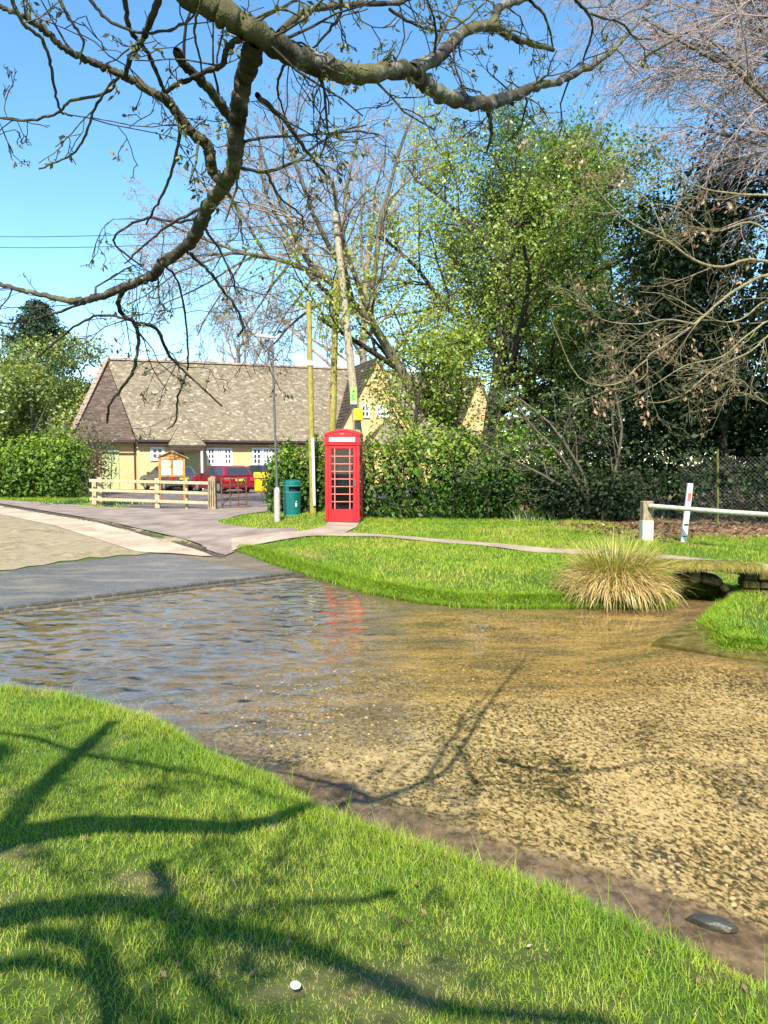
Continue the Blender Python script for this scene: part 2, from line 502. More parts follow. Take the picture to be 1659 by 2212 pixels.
def roadmat():
    m, nt, out = newmat('old_chipped_road')
    v = coords(nt)
    f = mathn(nt, 'ADD', mathn(nt, 'MULTIPLY', noise(nt, v, 26, 5, .75), .5), mathn(nt, 'MULTIPLY', noise(nt, coords(nt, (1,.8,1), (0,0,R(40))), 4.2, 5, .8), .5))
    b = noise(nt, v, .8, 4, .6)
    c = ramp(nt, f, [(.38, (.10,.085,.05)), (.5, (.24,.19,.11)), (.62, (.46,.37,.22))])
    c = mix(nt, ramp(nt, b, [(.4, (0,0,0)), (.65, (1,1,1))]), c, mix(nt, f, (.12,.10,.06), (.42,.34,.21)))
    principled(nt, out, c, .9, .2, 0, bump(nt, f, .5, .02))
    return m
M['road'] = roadmat()
def pavemat(name, a, b, sc=25):
    m, nt, out = newmat(name)
    v = coords(nt)
    f = noise(nt, v, sc, 5, .7); g = noise(nt, v, 1.2, 5, .6)
    c = ramp(nt, mathn(nt, 'ADD', mathn(nt, 'MULTIPLY', f, .4), mathn(nt, 'MULTIPLY', g, .6)), [(.38, a), (.62, b)])
    principled(nt, out, c, .9, .2, 0, bump(nt, f, .4, .015))
    return m
M['drive'] = pavemat('worn_tarmac', (.15,.115,.095), (.33,.26,.215))
M['gutterstrip'] = pavemat('pale_concrete', (.27,.205,.145), (.56,.43,.31))
M['path'] = pavemat('dusty_path', (.24,.18,.13), (.42,.33,.25))
M['carpark'] = pavemat('carpark_tarmac', (.07,.055,.055), (.20,.165,.155), 9)
def watermat():
    m, nt, out = newmat('clear_stream_water')
    v1 = coords(nt, (.55, 1.5, 1), (0, 0, R(-14)))
    v2 = coords(nt, (1.0, 2.2, 1), (0, 0, R(8)))
    h = mathn(nt, 'ADD', noise(nt, v1, 3.4, 2, .5, .8), mathn(nt, 'MULTIPLY', noise(nt, v2, 9, 2, .5, .5), .30))
    nr = bump(nt, h, .25, .010)
    f = nt.nodes.new('ShaderNodeFresnel'); f.inputs[0].default_value = 1.33
    nt.links.new(nr, f.inputs['Normal'])
    t = nt.nodes.new('ShaderNodeBsdfTransparent'); t.inputs[0].default_value = (.93,.91,.84,1)
    g = nt.nodes.new('ShaderNodeBsdfGlossy'); g.inputs['Roughness'].default_value = .03
    nt.links.new(nr, g.inputs['Normal'])
    x = nt.nodes.new('ShaderNodeMixShader')
    nt.links.new(mathn(nt, 'MULTIPLY', f.outputs[0], 1.0, True), x.inputs[0])
    nt.links.new(t.outputs[0], x.inputs[1]); nt.links.new(g.outputs[0], x.inputs[2])
    nt.links.new(x.outputs[0], out.inputs[0])
    return m
M['water'] = watermat()

# ------------------------------------------------------------------ terrain
W = -0.27
def wp(px, py): return spot(px, py, W)[:2]
near_px = [(-700,1462),(-300,1474),(0,1500),(130,1512),(260,1545),(360,1578),(480,1655),(600,1700),(720,1778),(830,1818),(950,1860),(1100,1912),(1250,1965),(1400,2035),(1500,2085),(1659,2160),(1900,2290)]
far_px = [(1820,1460),(1659,1418),(1560,1408),(1518,1362),(1552,1322),(1585,1296),(1580,1284),(1450,1284),(1432,1310),(1250,1310),(1120,1311),(1000,1308),(900,1297),(800,1277),(700,1248),(600,1217),(540,1194),(480,1185)]
wet_px = [(330,1197),(130,1217),(0,1237),(-200,1268),(-500,1318)]
NEAR = np.array([wp(*p) for p in near_px])
poly = [wp(*p) for p in near_px] + [np.array([5.0, 1.6]), np.array([11.0, 1.5]), np.array([12.0, 6.0])] + [wp(*p) for p in far_px] + [wp(*p) for p in wet_px]
poly = [np.array([-13.0, 7.6])] + poly + [np.array([-14.0, 11.0])]
POLY = np.array(poly)
def sdist(x, y):
    """signed distance to the water outline, negative in the water"""
    x = np.asarray(x, float); y = np.asarray(y, float)
    sh = x.shape; x = x.ravel(); y = y.ravel()
    best = np.full(x.shape, 1e9); ins = np.zeros(x.shape, bool)
    n = len(POLY)
    for i in range(n):
        ax, ay = POLY[i]; bx, by = POLY[(i+1) % n]
        dx, dy = bx-ax, by-ay
        t = np.clip(((x-ax)*dx + (y-ay)*dy) / (dx*dx+dy*dy+1e-12), 0, 1)
        best = np.minimum(best, np.hypot(x-ax-t*dx, y-ay-t*dy))
        c = ((ay > y) != (by > y)) & (x < (bx-ax)*(y-ay)/(by-ay+1e-12)+ax)
        ins ^= c
    return np.where(ins, -best, best).reshape(sh)
K1 = spot(0, 1090, 0)[:2]; K2 = spot(470, 1181, -.12)[:2]
KD = (K2-K1)/np.linalg.norm(K2-K1); KN = np.array([KD[1], -KD[0]])   # KN points to the road side
if KN[0] > 0: KN = -KN
S1 = wp(0, 1318); S2 = wp(630, 1241)
SD = (S2-S1)/np.linalg.norm(S2-S1); SN = np.array([-SD[1], SD[0]])
N1 = wp(0, 1500); N2 = wp(1659, 2160); ND = (N2-N1)/np.linalg.norm(N2-N1); NN = np.array([ND[1], -ND[0]])
if NN[1] > 0: NN = -NN
def nearside(x, y): return (x-N1[0])*NN[0] + (y-N1[1])*NN[1]
def heights(x, y, sd=None, full=False):
    x = np.asarray(x, float); y = np.asarray(y, float)
    if sd is None: sd = sdist(x, y)
    ns = sst(-1.4, -.5, nearside(x, y))
    nd = (x-K2[0])*KN[0] + (y-K2[1])*KN[1]
    road = sst(-.22, .0, nd) * (1-ns) * sst(3.2, 1.2, (x-K2[0])*KD[0] + (y-K2[1])*KD[1])
    n = fbm(x*.7, y*.7, 3) - .5
    zg = W + .10*sst(-.02, .12, sd) + (-W-.10)*sst(0, 1.5, sd) + n*.10*sst(.2, 2, sd)
    zr = np.minimum(W + np.maximum(sd, 0)*.035, -0.06)
    z = zg*(1-road) + zr*road
    flat = sst(16.2, 17.6, y) * (1-road)
    z = z*(1-flat) + flat*(n*.03)
    sk = (x-K2[0])*KD[0] + (y-K2[1])*KD[1]
    nk = sst(-2.4, -.15, nd) * sst(.9, -.5, sk) * (1-road) * (1-ns) * sst(12.5, 14, y)
    z = z*(1-nk) + (zr+.05)*nk
    mound = np.exp(-(((x+2.6)/1.6)**2 + ((y-22.6)/1.8)**2)) * .14
    z = z + mound * (sd > 0)
    # bed
    up = (x-S1[0])*SN[0] + (y-S1[1])*SN[1]
    film = sst(-2.0, -.15, up) * (1-sst(-.3, .3, (x-S2[0])*SD[0]+(y-S2[1])*SD[1]))
    dep = .015 + .13*sst(0, 1.6, -sd) + (fbm(x*2.2, y*2.2, 9)-.5)*.03*sst(0,.5,-sd)
    depf = -.006 - .004*sst(0, 2, -sd)
    zb = W - (dep*(1-film) + depf*film)
    e = sst(-.02, .02, sd)
    z = np.where(sd < 0, zb, z)
    if full: return z, sd, ns, road, film
    return z
def gz(x, y): return float(heights(np.array([x]), np.array([y]))[0])

def axis(parts):
    out = []
    for a, b, n in parts: out += list(np.linspace(a, b, n, endpoint=False))
    return np.array(out + [parts[-1][1]])
xs = axis([(-260,-60,10),(-60,-16,24),(-16,-7,40),(-7,7.5,175),(7.5,16,40),(16,60,24),(60,260,10)])
ys = axis([(-60,-6,14),(-6,1.2,20),(1.2,15,165),(15,24,60),(24,60,45),(60,300,16)])
GX, GY = np.meshgrid(xs, ys)
GZ, GSD, GNS, GRD, GFL = heights(GX, GY, full=True)
nx, ny = len(xs), len(ys)
idx = np.arange(nx*ny).reshape(ny, nx)
quads = np.stack([idx[:-1,:-1], idx[:-1,1:], idx[1:,1:], idx[1:,:-1]], -1).reshape(-1,4)
V = np.stack([GX, GY, GZ], -1).reshape(-1,3)
sdq = GSD.ravel()[quads].min(1)
wet = sdq < -.03
def sub(mask):
    q = quads[mask]; u, inv = np.unique(q, return_inverse=True)
    return u, inv.reshape(-1,4)
u, q = sub(~wet)
xx, yy = V[u,0], V[u,1]
bare = sst(.60,.74, .55*fbm(xx*1.7, yy*1.7, 21)+.45*fbm(xx*4.1, yy*4.1, 22)) * .85 * sst(2.2, 5.5, 9-yy)
nmask = sst(-2.2, -.9, nearside(xx, yy))
bare = np.maximum(bare, sst(.22, .02, GSD.ravel()[u]) * (.08+.82*nmask))
q0, q1 = wp(478,1181), wp(640,1224); dq = q1-q0
tq = np.clip(((xx-q0[0])*dq[0]+(yy-q0[1])*dq[1])/(dq@dq), 0, 1)
bare = np.maximum(bare, sst(.75, .35, np.hypot(xx-q0[0]-tq*dq[0], yy-q0[1]-tq*dq[1])))
bare = np.maximum(bare, (sst(4.2, 5.5, xx) * sst(16.2, 17.2, yy) * (yy < 40)) * .9)
ground = add_np('ground', V[u], q, M['ground'], smooth=True, extra={'bare': bare})
tag(ground, 'grassy ground of the village green and stream banks', None, None, 'structure')
u, q = sub(wet)
xx, yy = V[u,0], V[u,1]; sd = GSD.ravel()[u]; fl = GFL.ravel()[u]*sst(-.5, .1, (V[u,0]-S1[0])*SN[0]+(V[u,1]-S1[1])*SN[1])
nearmask = sst(-2.2, -.9, nearside(xx, yy))
dn = np.full(len(xx), 1e9)
for i in range(len(NEAR)-1):
    a, b = NEAR[i], NEAR[i+1]; d = b-a
    t = np.clip(((xx-a[0])*d[0]+(yy-a[1])*d[1])/(d@d), 0, 1)
    dn = np.minimum(dn, np.hypot(xx-a[0]-t*d[0], yy-a[1]-t*d[1]))
mudw = .26 + .20*sst(-2, 1, xx) + (fbm(xx*1.3, yy*1.3, 5)-.5)*.35
mud = np.maximum(sst(mudw+.16, mudw-.08, dn), sst(.5, .05, -sd)*(yy > 7)*.8)
gold = sst(5.6, 7.6, yy + (fbm(xx, yy, 31)-.5)*2.4) * .8
ford = sst(.9, -1.0, xx - (yy-7)*.12 + (fbm(xx*1.4, yy*1.4, 37)-.5)*2.2) * sst(4.6, 5.8, yy + (fbm(xx*1.4, yy*1.4, 38)-.5)*1.2)
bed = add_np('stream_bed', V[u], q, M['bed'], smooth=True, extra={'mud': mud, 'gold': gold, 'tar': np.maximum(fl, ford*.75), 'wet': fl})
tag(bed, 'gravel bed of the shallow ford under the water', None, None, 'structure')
def waves(x, y):
    rg = np.random.default_rng(77); z = np.zeros_like(x)
    for lam in np.geomspace(.11, .48, 60):
        th = rg.normal()*.9 + 1.2; k = 2*math.pi/lam
        ph = k*(x*math.cos(th)+y*math.sin(th)) + rg.random()*6.28 + 1.6*(fbm(x*1.1+lam*9, y*1.1, 90)-.5)*3
        z = z + np.sin(ph)*lam*.0021
    return z
wxs = np.arange(-7.5, 8.5, .042); wys = np.arange(2.2, 17.4, .042)
wX, wY = np.meshgrid(wxs, wys)
wS = sdist(wX, wY)
wU = (wX-S1[0])*SN[0]+(wY-S1[1])*SN[1]
wN = fbm(wX*.8, wY*.8, 91)-.5
amp = (.22+1.0*sst(1.5, -1.8, wX-(wY-8)*.15+wN*3.2))*(.35+1.3*fbm(wX*1.7, wY*1.7, 92))*sst(-.02,-.5,wS)
wZ = W + waves(wX, wY)*amp
wi = np.arange(wX.size).reshape(wX.shape)
wq = np.stack([wi[:-1,:-1], wi[:-1,1:], wi[1:,1:], wi[1:,:-1]], -1).reshape(-1,4)
keepq = (wS.ravel()[wq].min(1) < .35) & ((wU.ravel()[wq].min(1) < .02) | (wX.ravel()[wq].min(1) > S2[0]))
wq = wq[keepq]; uu, inv = np.unique(wq, return_inverse=True)
water = add_np('water', np.stack([wX, wY, wZ], -1).reshape(-1,3)[uu], inv.reshape(-1,4), M['water'], smooth=True)
tag(water, 'clear shallow stream water rippling across the ford', None, None, 'structure')

# flat sheets: road, gutter strip, driveway, car park, footpath
def sheet(name, outline, mat, lift, step=.35, parent=None):
    P = np.array(outline, float)
    lo, hi = P.min(0), P.max(0)
    gx, gy = np.meshgrid(np.arange(lo[0]+step/2, hi[0], step), np.arange(lo[1]+step/2, hi[1], step))
    pts = np.stack([gx.ravel(), gy.ravel()], 1)
    ins = np.zeros(len(pts), bool); n = len(P)
    for i in range(n):
        a, b = P[i], P[(i+1) % n]
        c = ((a[1] > pts[:,1]) != (b[1] > pts[:,1])) & (pts[:,0] < (b[0]-a[0])*(pts[:,1]-a[1])/(b[1]-a[1]+1e-12)+a[0])
        ins ^= c
    border = []
    for i in range(n):
        a, b = P[i], P[(i+1) % n]; k = max(1, int(np.linalg.norm(b-a)/step))
        border += [a + (b-a)*j/k for j in range(k)]
    nb = len(border)
    allp = [Vector(p) for p in border] + [Vector(p) for p in pts[ins]]
    vo, eo, fo, *_ = delaunay_2d_cdt(allp, [], [list(range(nb))], 1, 1e-5)
    vo = np.array([tuple(v) for v in vo])
    z = heights(vo[:,0], vo[:,1]) + lift
    return add_np(name, np.column_stack([vo, z]), np.array([f for f in fo if len(f) == 3]), mat, parent, smooth=True)
def k_at(s, d): return K2 + KD*s + KN*d      # s along the kerb (negative = up the road), d into the road
rl = 42
road = sheet('road', [k_at(-rl, 1.25)] + [wp(*p) for p in ((470,1186),(430,1189.5),(400,1189),(362,1194.5),(330,1195),(295,1200),(260,1200.5),(225,1206),(190,1206.5),(160,1212.5),(130,1214),(95,1222),(60,1225),(30,1232),(0,1234),(-100,1252),(-200,1265),(-330,1290))] + [k_at(-rl, 6.6)], M['road'], .014, .28)
tag(road, 'old tan road sloping down into the ford', None, None, 'structure')
gut = sheet('road_edge', [k_at(-rl, .06), k_at(-.1, .06), k_at(-.5, .7), k_at(-1.2, 1.25), k_at(-rl, 1.25)], M['gutterstrip'], .024, .22)
tag(gut, 'pale concrete strip along the road kerb', None, None, 'structure')
def g2(px, py): return spot(px, py, 0)[:2]
drive = sheet('driveway', [k_at(-26,-.14), k_at(-18,-.14), k_at(-9,-.14), k_at(.1,-.14), g2(500,1166), g2(540,1156), g2(640,1152), g2(640,1142), g2(560,1143), g2(480,1134), g2(470,1128), g2(520,1117), g2(575,1109), g2(580,1097), g2(460,1099), g2(340,1101), g2(215,1096), g2(60,1084)], M['drive'], .026, .22)
tag(drive, 'worn tarmac entrance between road and fence', None, None, 'structure')
cpk = sheet('car_park', [g2(580,1096.5), g2(460,1098.5), g2(340,1100.5), g2(225,1096), g2(205,1056), np.array([-18.5,46.5]), np.array([3,52]), np.array([4,32]), np.array([-2.8,26])], M['carpark'], .006, .9)
tag(cpk, 'dark tarmac car park before the hall', None, None, 'structure')
pth_u = smooth_path([g2(500,1153), g2(640,1151), g2(745,1153), g2(900,1163), g2(1050,1173), g2(1200,1187), g2(1450,1204), g2(1659,1222), g2(1900,1242)], 5)
pth_l = smooth_path([g2(500,1164), g2(640,1160), g2(745,1161), g2(900,1171), g2(1050,1182), g2(1200,1198), g2(1450,1218), g2(1659,1236), g2(1900,1258)], 5)
path = sheet('footpath', list(pth_l) + list(pth_u[::-1]), M['path'], .034, .25)
tag(path, 'narrow dusty footpath across the green', None, None, 'structure')
apron = sheet('path_spur', [g2(640,1150.6), g2(700,1141), g2(708,1131), g2(776,1131), g2(772,1140), g2(745,1152.4)], M['path'], .030, .2)
tag(apron, 'short path spur leading to the telephone box', None, None, 'structure')

def stones(n, name, mat, p0, d, length, w, h, gap, z, parent, jitter=.01, zs=None):
    base = None
    for i in range(n):
        c = p0 + d*((i+.5)*(length+gap))
        if base is None:
            base = Geo().box(-length/2, length/2, -w/2, w/2, -h, 0).make(name, mat, parent, local=True, bevel=.015)
            o = base
        else:
            o = base.copy(); COL.objects.link(o); o.parent = parent
        zz = zs(c) if zs else z
        o.location = (c[0], c[1], zz + random.uniform(-jitter, jitter))
        o.rotation_euler = (random.uniform(-.03,.03), random.uniform(-.02,.02), math.atan2(d[1], d[0]) + random.uniform(-.03,.03))
        o.scale = (random.uniform(.9, 1.02), random.uniform(.9, 1.05), 1)
for row in range(2):
    stones(17, 'sett', M['sett'], S1 - SD*.25 + SN*(-.04 - .27*row), SD, .27, .085, .10, .02, W + .050 - .012*row, road, .010)
stones(22, 'kerb_stone', M['kerb'], K2 + KD*.2 + KN*(-.04), -KD, .9, .14, .2, .01, 0, road, .004,
       zs=lambda c: gz(*(c - KN*.25)) + .012)

# ------------------------------------------------------------------ hall (house)
PHI = R(19)
O = at(297, 1056, 46.0); O[2] = 0
house = empty('village_hall', O, 'long yellow stone hall with mossy tiled roof and white windows behind the car park', 'building', None, PHI)
U = np.array([math.cos(PHI), math.sin(PHI), 0]); Vv = np.array([-math.sin(PHI), math.cos(PHI), 0])
def hl(px, py, v):
    """picture point on the plane v = const of the hall -> local (u, z)"""
    d = sight(px, py); o = np.array([0,0,CAM_H])
    t = ((O + Vv*v - o) @ Vv) / (d @ Vv)
    p = o + d*t
    return (p-O) @ U, p[2]
EZ = hl(400, 951, -.35)[1]
RZ = 8.2
gwU0 = hl(722, 930, -.6)[0]; gwU1 = hl(903, 945, -.6)[0]
gwc = (gwU0+gwU1)/2; gwh = (gwU1-gwU0)/2
L0 = gwU0 + 0.0
Geo().box(0, 24, 0, 10, 0, EZ-.12).make('wall', M['wall'], house, local=True)
Geo().box(-5.6, -.004, .25, 8, 0, EZ-.14).make('wall', M['wall'], house, local=True)

def slope(name, quad, mat, tw, tl, rng, parent, sub=True):
    """roof plane: base sheet plus overlapping tiles; quad = eave-left, eave-right, ridge-right, ridge-left (local)"""
    q = [Vector(p) for p in quad]
    nrm = (q[1]-q[0]).cross(q[3]-q[0]).normalized()
    if nrm.z < 0: nrm = -nrm
    low = [p - nrm*.12 for p in q]
    base = Geo().put(q + low, [(0,1,2,3),(7,6,5,4),(0,4,5,1),(1,5,6,2),(2,6,7,3),(3,7,4,0)]).make(name, mat, parent, local=True)
    e0, e1, r1, r0 = q
    H = ((r0+r1)/2 - (e0+e1)/2).length
    rows = int(H/tl)
    vs = []; fs = []; ts = []
    for i in range(rows):
        a = i/rows; b = min(1, (i+1.25)/rows)
        A0, A1 = e0.lerp(r0, a), e1.lerp(r1, a)
        B0, B1 = e0.lerp(r0, b), e1.lerp(r1, b)
        n = max(1, int((A1-A0).length/tw)); off = rng.random()*.9
        cuts = sorted([0, 1] + [min(.999, max(.001, (k+off)/n + rng.uniform(-.25,.25)/n)) for k in range(n)])
        for k in range(len(cuts)-1):
            c0, c1 = cuts[k], cuts[k+1] - .012/ max(.5,(A1-A0).length)
            if c1-c0 < .002: continue
            l = .025 + rng.random()*.02
            p = [A0.lerp(A1,c0)+nrm*l, A0.lerp(A1,c1)+nrm*(l+rng.uniform(-.012,.012)), B0.lerp(B1,c1)+nrm*.012, B0.lerp(B1,c0)+nrm*.012]
            p2 = [A0.lerp(A1,c0)+nrm*.006, A0.lerp(A1,c1)+nrm*.006]
            m = len(vs); vs += p + p2
            fs += [(m,m+1,m+2,m+3), (m+4,m+5,m+1,m)]
            t = rng.random(); t = t*.72 if rng.random() < .92 else .7+.3*t
            ts += [t]*6
    o = add_np('roof_tile', np.array([tuple(v) for v in vs]), np.array(fs), mat, base, tint=ts, local=True)
    o['kind'] = 'stuff'
    return base
rr = np.random.default_rng(5)
ev = -.38
ez = EZ
rl_u = hl(231, 779, 5)[0]
me_ = gwU0 + 1.2
slope('roof', [(0.0,ev,ez),(24.3,ev,ez),(24.3,5,RZ),(rl_u,5,RZ)], M['tile'], .19, .14, rr, house)
slope('roof', [(24.3,10.4,ez),(-4.5,10.4,ez),(rl_u,5.02,RZ),(24.3,5.02,RZ)], M['tile_plain'], .8, .5, rr, house)
# left wing: front slope and hip end
hx = rl_u + .55
wl_u = hl(150, 950, .0)[0]
slope('roof', [(wl_u,ev+.05,ez-.05),(-.05,ev+.05,ez-.05),(rl_u+.02,4.95,RZ-.18),(rl_u-.05,4.95,RZ-.18)], M['tile_plain'], .24, .14, rr, house)
slope('roof', [(wl_u,9.5,ez-.06),(wl_u,ev+.05,ez-.06),(rl_u-.06,4.9,RZ-.2),(rl_u-.06,5.1,RZ-.2)], M['tile_plain'], .24, .14, rr, house)
g = Geo(); p0 = Vector((rl_u-.05, 4.9, RZ-.05)); p1 = Vector((wl_u, ev+.05, ez+.03))
for i in range(15):
    a, b = p0.lerp(p1, i/15), p0.lerp(p1, (i+1.08)/15)
    g.bar(a + Vector((0,0,.03)), b + Vector((0,0,.07)), .30, .10)
g.make('hip_tile', M['ridge'], house, local=True)
base = None
for i in range(40):
    x0 = rl_u + i*.5
    if x0 > 24: break
    if base is None:
        base = o = Geo().prism([(-.17,-.06),(-.12,.05),(0,.10),(.12,.05),(.17,-.06)], 'x', 0, .49).make('ridge_tile', M['ridge'], house, local=True)
    else:
        o = base.copy(); COL.objects.link(o); o.parent = house
    o.location = (x0, 5.01, RZ + .08 + random.uniform(-.015,.015))
Geo().box(.02, gwU0-.05, ev-.10, ev-.01, ez-.13, ez-.02).make('gutter', M['gutter'], house, local=True, bevel=.02)
Geo().box(wl_u+.05, -.06, ev-.06, ev+.03, ez-.17, ez-.06).make('gutter', M['gutter'], house, local=True, bevel=.02)
Geo().box(.02, gwU0-.05, ev+.02, -.002, ez-.30, ez-.14).make('soffit', M['gutter'], house, local=True)
Geo().tube([(-.12,.16,0),(-.12,.16,ez-.2)], .045).make('drainpipe', M['gutter'], house, local=True)

def window(u0, u1, z0, z1, v, cols, rows, parent=None, surround=.16):
    parent = parent or house
    f = Geo()
    fr = surround
    y0, y1 = v-.05, v-.003
    f.box(u0-fr, u1+fr, y0, y1, z1, z1+fr*.8); f.box(u0-fr, u1+fr, y0-.05, y1, z0-fr, z0)
    f.box(u0-fr, u0, y0, y1, z0, z1); f.box(u1, u1+fr, y0, y1, z0, z1)
    groups = cols // 2
    gw = (u1-u0)/groups
    o = f.make('window', M['white'], parent, local=True)
    fr_ = Geo()
    for gi in range(groups):
        a = u0+gi*gw; b = a+gw
        if gi: fr_.box(a-.14, a+.14, y0+.006, y1-.004, z0, z1)
        lo = a + (.14 if gi else 0); hi = b - (.14 if gi < groups-1 else 0)
        fr_.box((lo+hi)/2-.045, (lo+hi)/2+.045, y0+.012, y1-.006, z0, z1)
        for r in range(1, rows):
            z = z0+(z1-z0)*r/rows
            fr_.box(lo, (lo+hi)/2-.046, y0+.015, y1-.008, z-.04, z+.04)
            fr_.box((lo+hi)/2+.046, hi, y0+.015, y1-.008, z-.04, z+.04)
        for c in range(2):
            for r in range(rows):
                pa = lo if c == 0 else (lo+hi)/2+.047; pb = (lo+hi)/2-.047 if c == 0 else hi
                za = z0+(z1-z0)*r/rows+.042; zb = z0+(z1-z0)*(r+1)/rows-.042
                Geo().box(pa+.002, pb-.002, y1-.022, y1-.009, za, zb).make('pane', M['carglass'], o, local=True)
    fr_.make('glazing_bar', M['white'], o, local=True)
def wpx(x0, y0, x1, y1, v=0):
    a = hl(x0, y1, v); b = hl(x1, y0, v)
    return a[0], b[0], a[1], b[1]
window(*wpx(331,970,349,989), 0, 2, 2)
window(*wpx(451,971,497,1001), 0, 6, 3, surround=.13)
window(*wpx(549,971,600,1001), 0, 6, 3, surround=.13)
u0, u1, z0, z1 = wpx(223,963,256,1056,.25)
gd = Geo().box(u0, u1, .19, .245, 0.02, z1).make('garage_door', M['greenpaint'], house, local=True)
for k in range(1, 6):
    uu = u0+(u1-u0)*k/6
    Geo().box(uu-.012, uu+.012, .18, .189, .05, z1-.05).make('door_batten', M['greenpaint'], gd, local=True)
# entrance porch
pu0, _ = hl(363, 962, -1.6); pu1, _ = hl(445, 962, -1.6)
pz = hl(400, 962, -1.6)[1]; pu = hl(395, 930, -.6)
ap0 = (hl(388,930,.6)[0], .5, pz+1.35); ap1 = (hl(402,930,.6)[0], .5, pz+1.35)
slope('porch_roof', [(pu0,-1.75,pz),(pu1,-1.75,pz),ap1,ap0], M['tile'], .19, .14, rr, house)
slope('porch_roof', [(pu0,.2,pz-.01),(pu0,-1.75,pz-.01),(ap0[0]-.01,.4,pz+1.33),(ap0[0]-.01,.5,pz+1.33)], M['tile_plain'], .24, .14, rr, house)
slope('porch_roof', [(pu1,-1.75,pz-.01),(pu1,.2,pz-.01),(ap1[0]+.01,.5,pz+1.33),(ap1[0]+.01,.4,pz+1.33)], M['tile_plain'], .24, .14, rr, house)
Geo().box(pu0+.1, pu1-.1, -1.68, -1.6, pz-.26, pz-.13).make('porch_beam', M['gutter'], house, local=True)
for uu in (pu0+.25, pu1-.25):
    Geo().box(uu-.06, uu+.06, -1.6, -1.48, 0, pz-.135).make('porch_post', M['white'], house, local=True)
du0, du1 = (pu0+pu1)/2+.05, pu1-.45
Geo().box(du0, du1, -.06, -.004, .03, 2.15).make('door', M['greenpaint'], house, local=True, bevel=.01)
Geo().box(pu0+.35, du0-.15, -.05, -.004, .03, 2.2).make('door_frame', M['gutter'], house, local=True)
# gable wing at the right
def gable(uc, h, v0, v1, ze, zr, tilem, tile_r):
    out = Geo().prism([(uc-h,0),(uc+h,0),(uc+h,ze),(uc,zr-.1),(uc-h,ze)], 'y', v0, v1).make('gable_wall', M['wall'], house, local=True)
    sl_ = (zr-ze)/h
    for sgn in (-1, 1):
        e = uc + sgn*(h+.22); zz = ze-.22*sl_+.12
        slope('roof', [(e,v0-.12,zz),(e,v1,zz),(uc+sgn*.01,v1,zr+.12),(uc+sgn*.01,v0-.12,zr+.12)], tilem, .4, .25, rr, house)
gz1 = hl(800,935,-4)[1]
gable(gwc, gwh, -.6, 6, 3.0, hl(800,775,-.6)[1], M['tile_plain'], None)
window(*wpx(783,878,795,899,-.6), -.6, 2, 2, surround=.10)
window(*wpx(815,878,836,899,-.6), -.6, 4, 2, surround=.10)
a = hl(800,960,-2.7); b = hl(897,960,-2.7); c0 = hl(835,908,-.7); c1 = hl(852,908,-.7)
slope('porch_roof', [(a[0],-2.7,a[1]),(b[0],-2.7,a[1]),(c1[0],-.62,c1[1]),(c0[0],-.62,c0[1])], M['tile'], .19, .14, rr, house)
slope('porch_roof', [(a[0],-.63,a[1]-.01),(a[0],-2.7,a[1]-.01),(c0[0]-.01,-.66,c0[1]),(c0[0]-.01,-.63,c0[1])], M['tile_plain'], .24, .14, rr, house)
Geo().box(a[0]+.3, b[0]-.3, -2.4, -.61, 0, a[1]-.14).make('porch_wall', M['wall'], house, local=True)
a = hl(978,1000,-.5); b = hl(1085,1000,-.5)
gable((a[0]+b[0])/2, (b[0]-a[0])/2, -.5, 6, 3.0, hl(1030,815,-.5)[1], M['tile_plain'], None)

# ------------------------------------------------------------------ telephone box
tb = spot(744, 1129, 0); tb[2] = gz(tb[0], tb[1]) + .0
TB = empty('telephone_box', tb, 'red telephone box with domed roof and small-paned door', 'telephone box', None, R(-4))
w = .457
Geo().box(-w-.02, w+.02, -w-.02, w+.02, -.05, .06).make('plinth', M['slab_dark'], TB, local=True, bevel=.01)
fr = Geo()
for sx in (-1, 1):
    for sy in (-1, 1):
        fr.box(min(sx*w, sx*(w-.085)), max(sx*w, sx*(w-.085)), min(sy*w, sy*(w-.085)), max(sy*w, sy*(w-.085)), .061, 2.10)
fr.make('corner_post', M['red'], TB, local=True, bevel=.012)
fs = Geo().box(-w-.012, w+.012, -w-.012, w+.012, 2.101, 2.30).make('fascia', M['red'], TB, local=True, bevel=.012)
Geo().box(-w-.028, w+.028, -w-.028, w+.028, 2.055, 2.0995).make('cornice', M['red'], TB, local=True, bevel=.01)
# roof: shallow sail dome with an arched pediment on each side
n = 14; vs = []; a_ = w+.022; r_ = .115; z0 = 2.301
for j in range(n+1):
    for i in range(n+1):
        x = -a_+2*a_*i/n; y = -a_+2*a_*j/n
        vs.append((x, y, z0+.02 + r_*(1-(x/a_)**2) + r_*.6*(1-(y/a_)**2) + (r_*.4 if 0 else 0)))
for j in (0, n):
    for i in range(n+1):
        vs.append((vs[j*(n+1)+i][0], vs[j*(n+1)+i][1], z0))
for i in (0, n):
    for j in range(n+1):
        vs.append((vs[j*(n+1)+i][0], vs[j*(n+1)+i][1], z0))
q = [(j*(n+1)+i, j*(n+1)+i+1, (j+1)*(n+1)+i+1, (j+1)*(n+1)+i) for j in range(n) for i in range(n)]
B = (n+1)**2
for k, j in enumerate((0, n)):
    q += [(j*(n+1)+i, j*(n+1)+i+1, B+k*(n+1)+i+1, B+k*(n+1)+i) for i in range(n)]
for k, i in enumerate((0, n)):
    q += [(j*(n+1)+i, (j+1)*(n+1)+i, B+(2+k)*(n+1)+j+1, B+(2+k)*(n+1)+j) for j in range(n)]
Geo().put(vs, q).make('dome', M['red'], TB, local=True)
g = Geo()
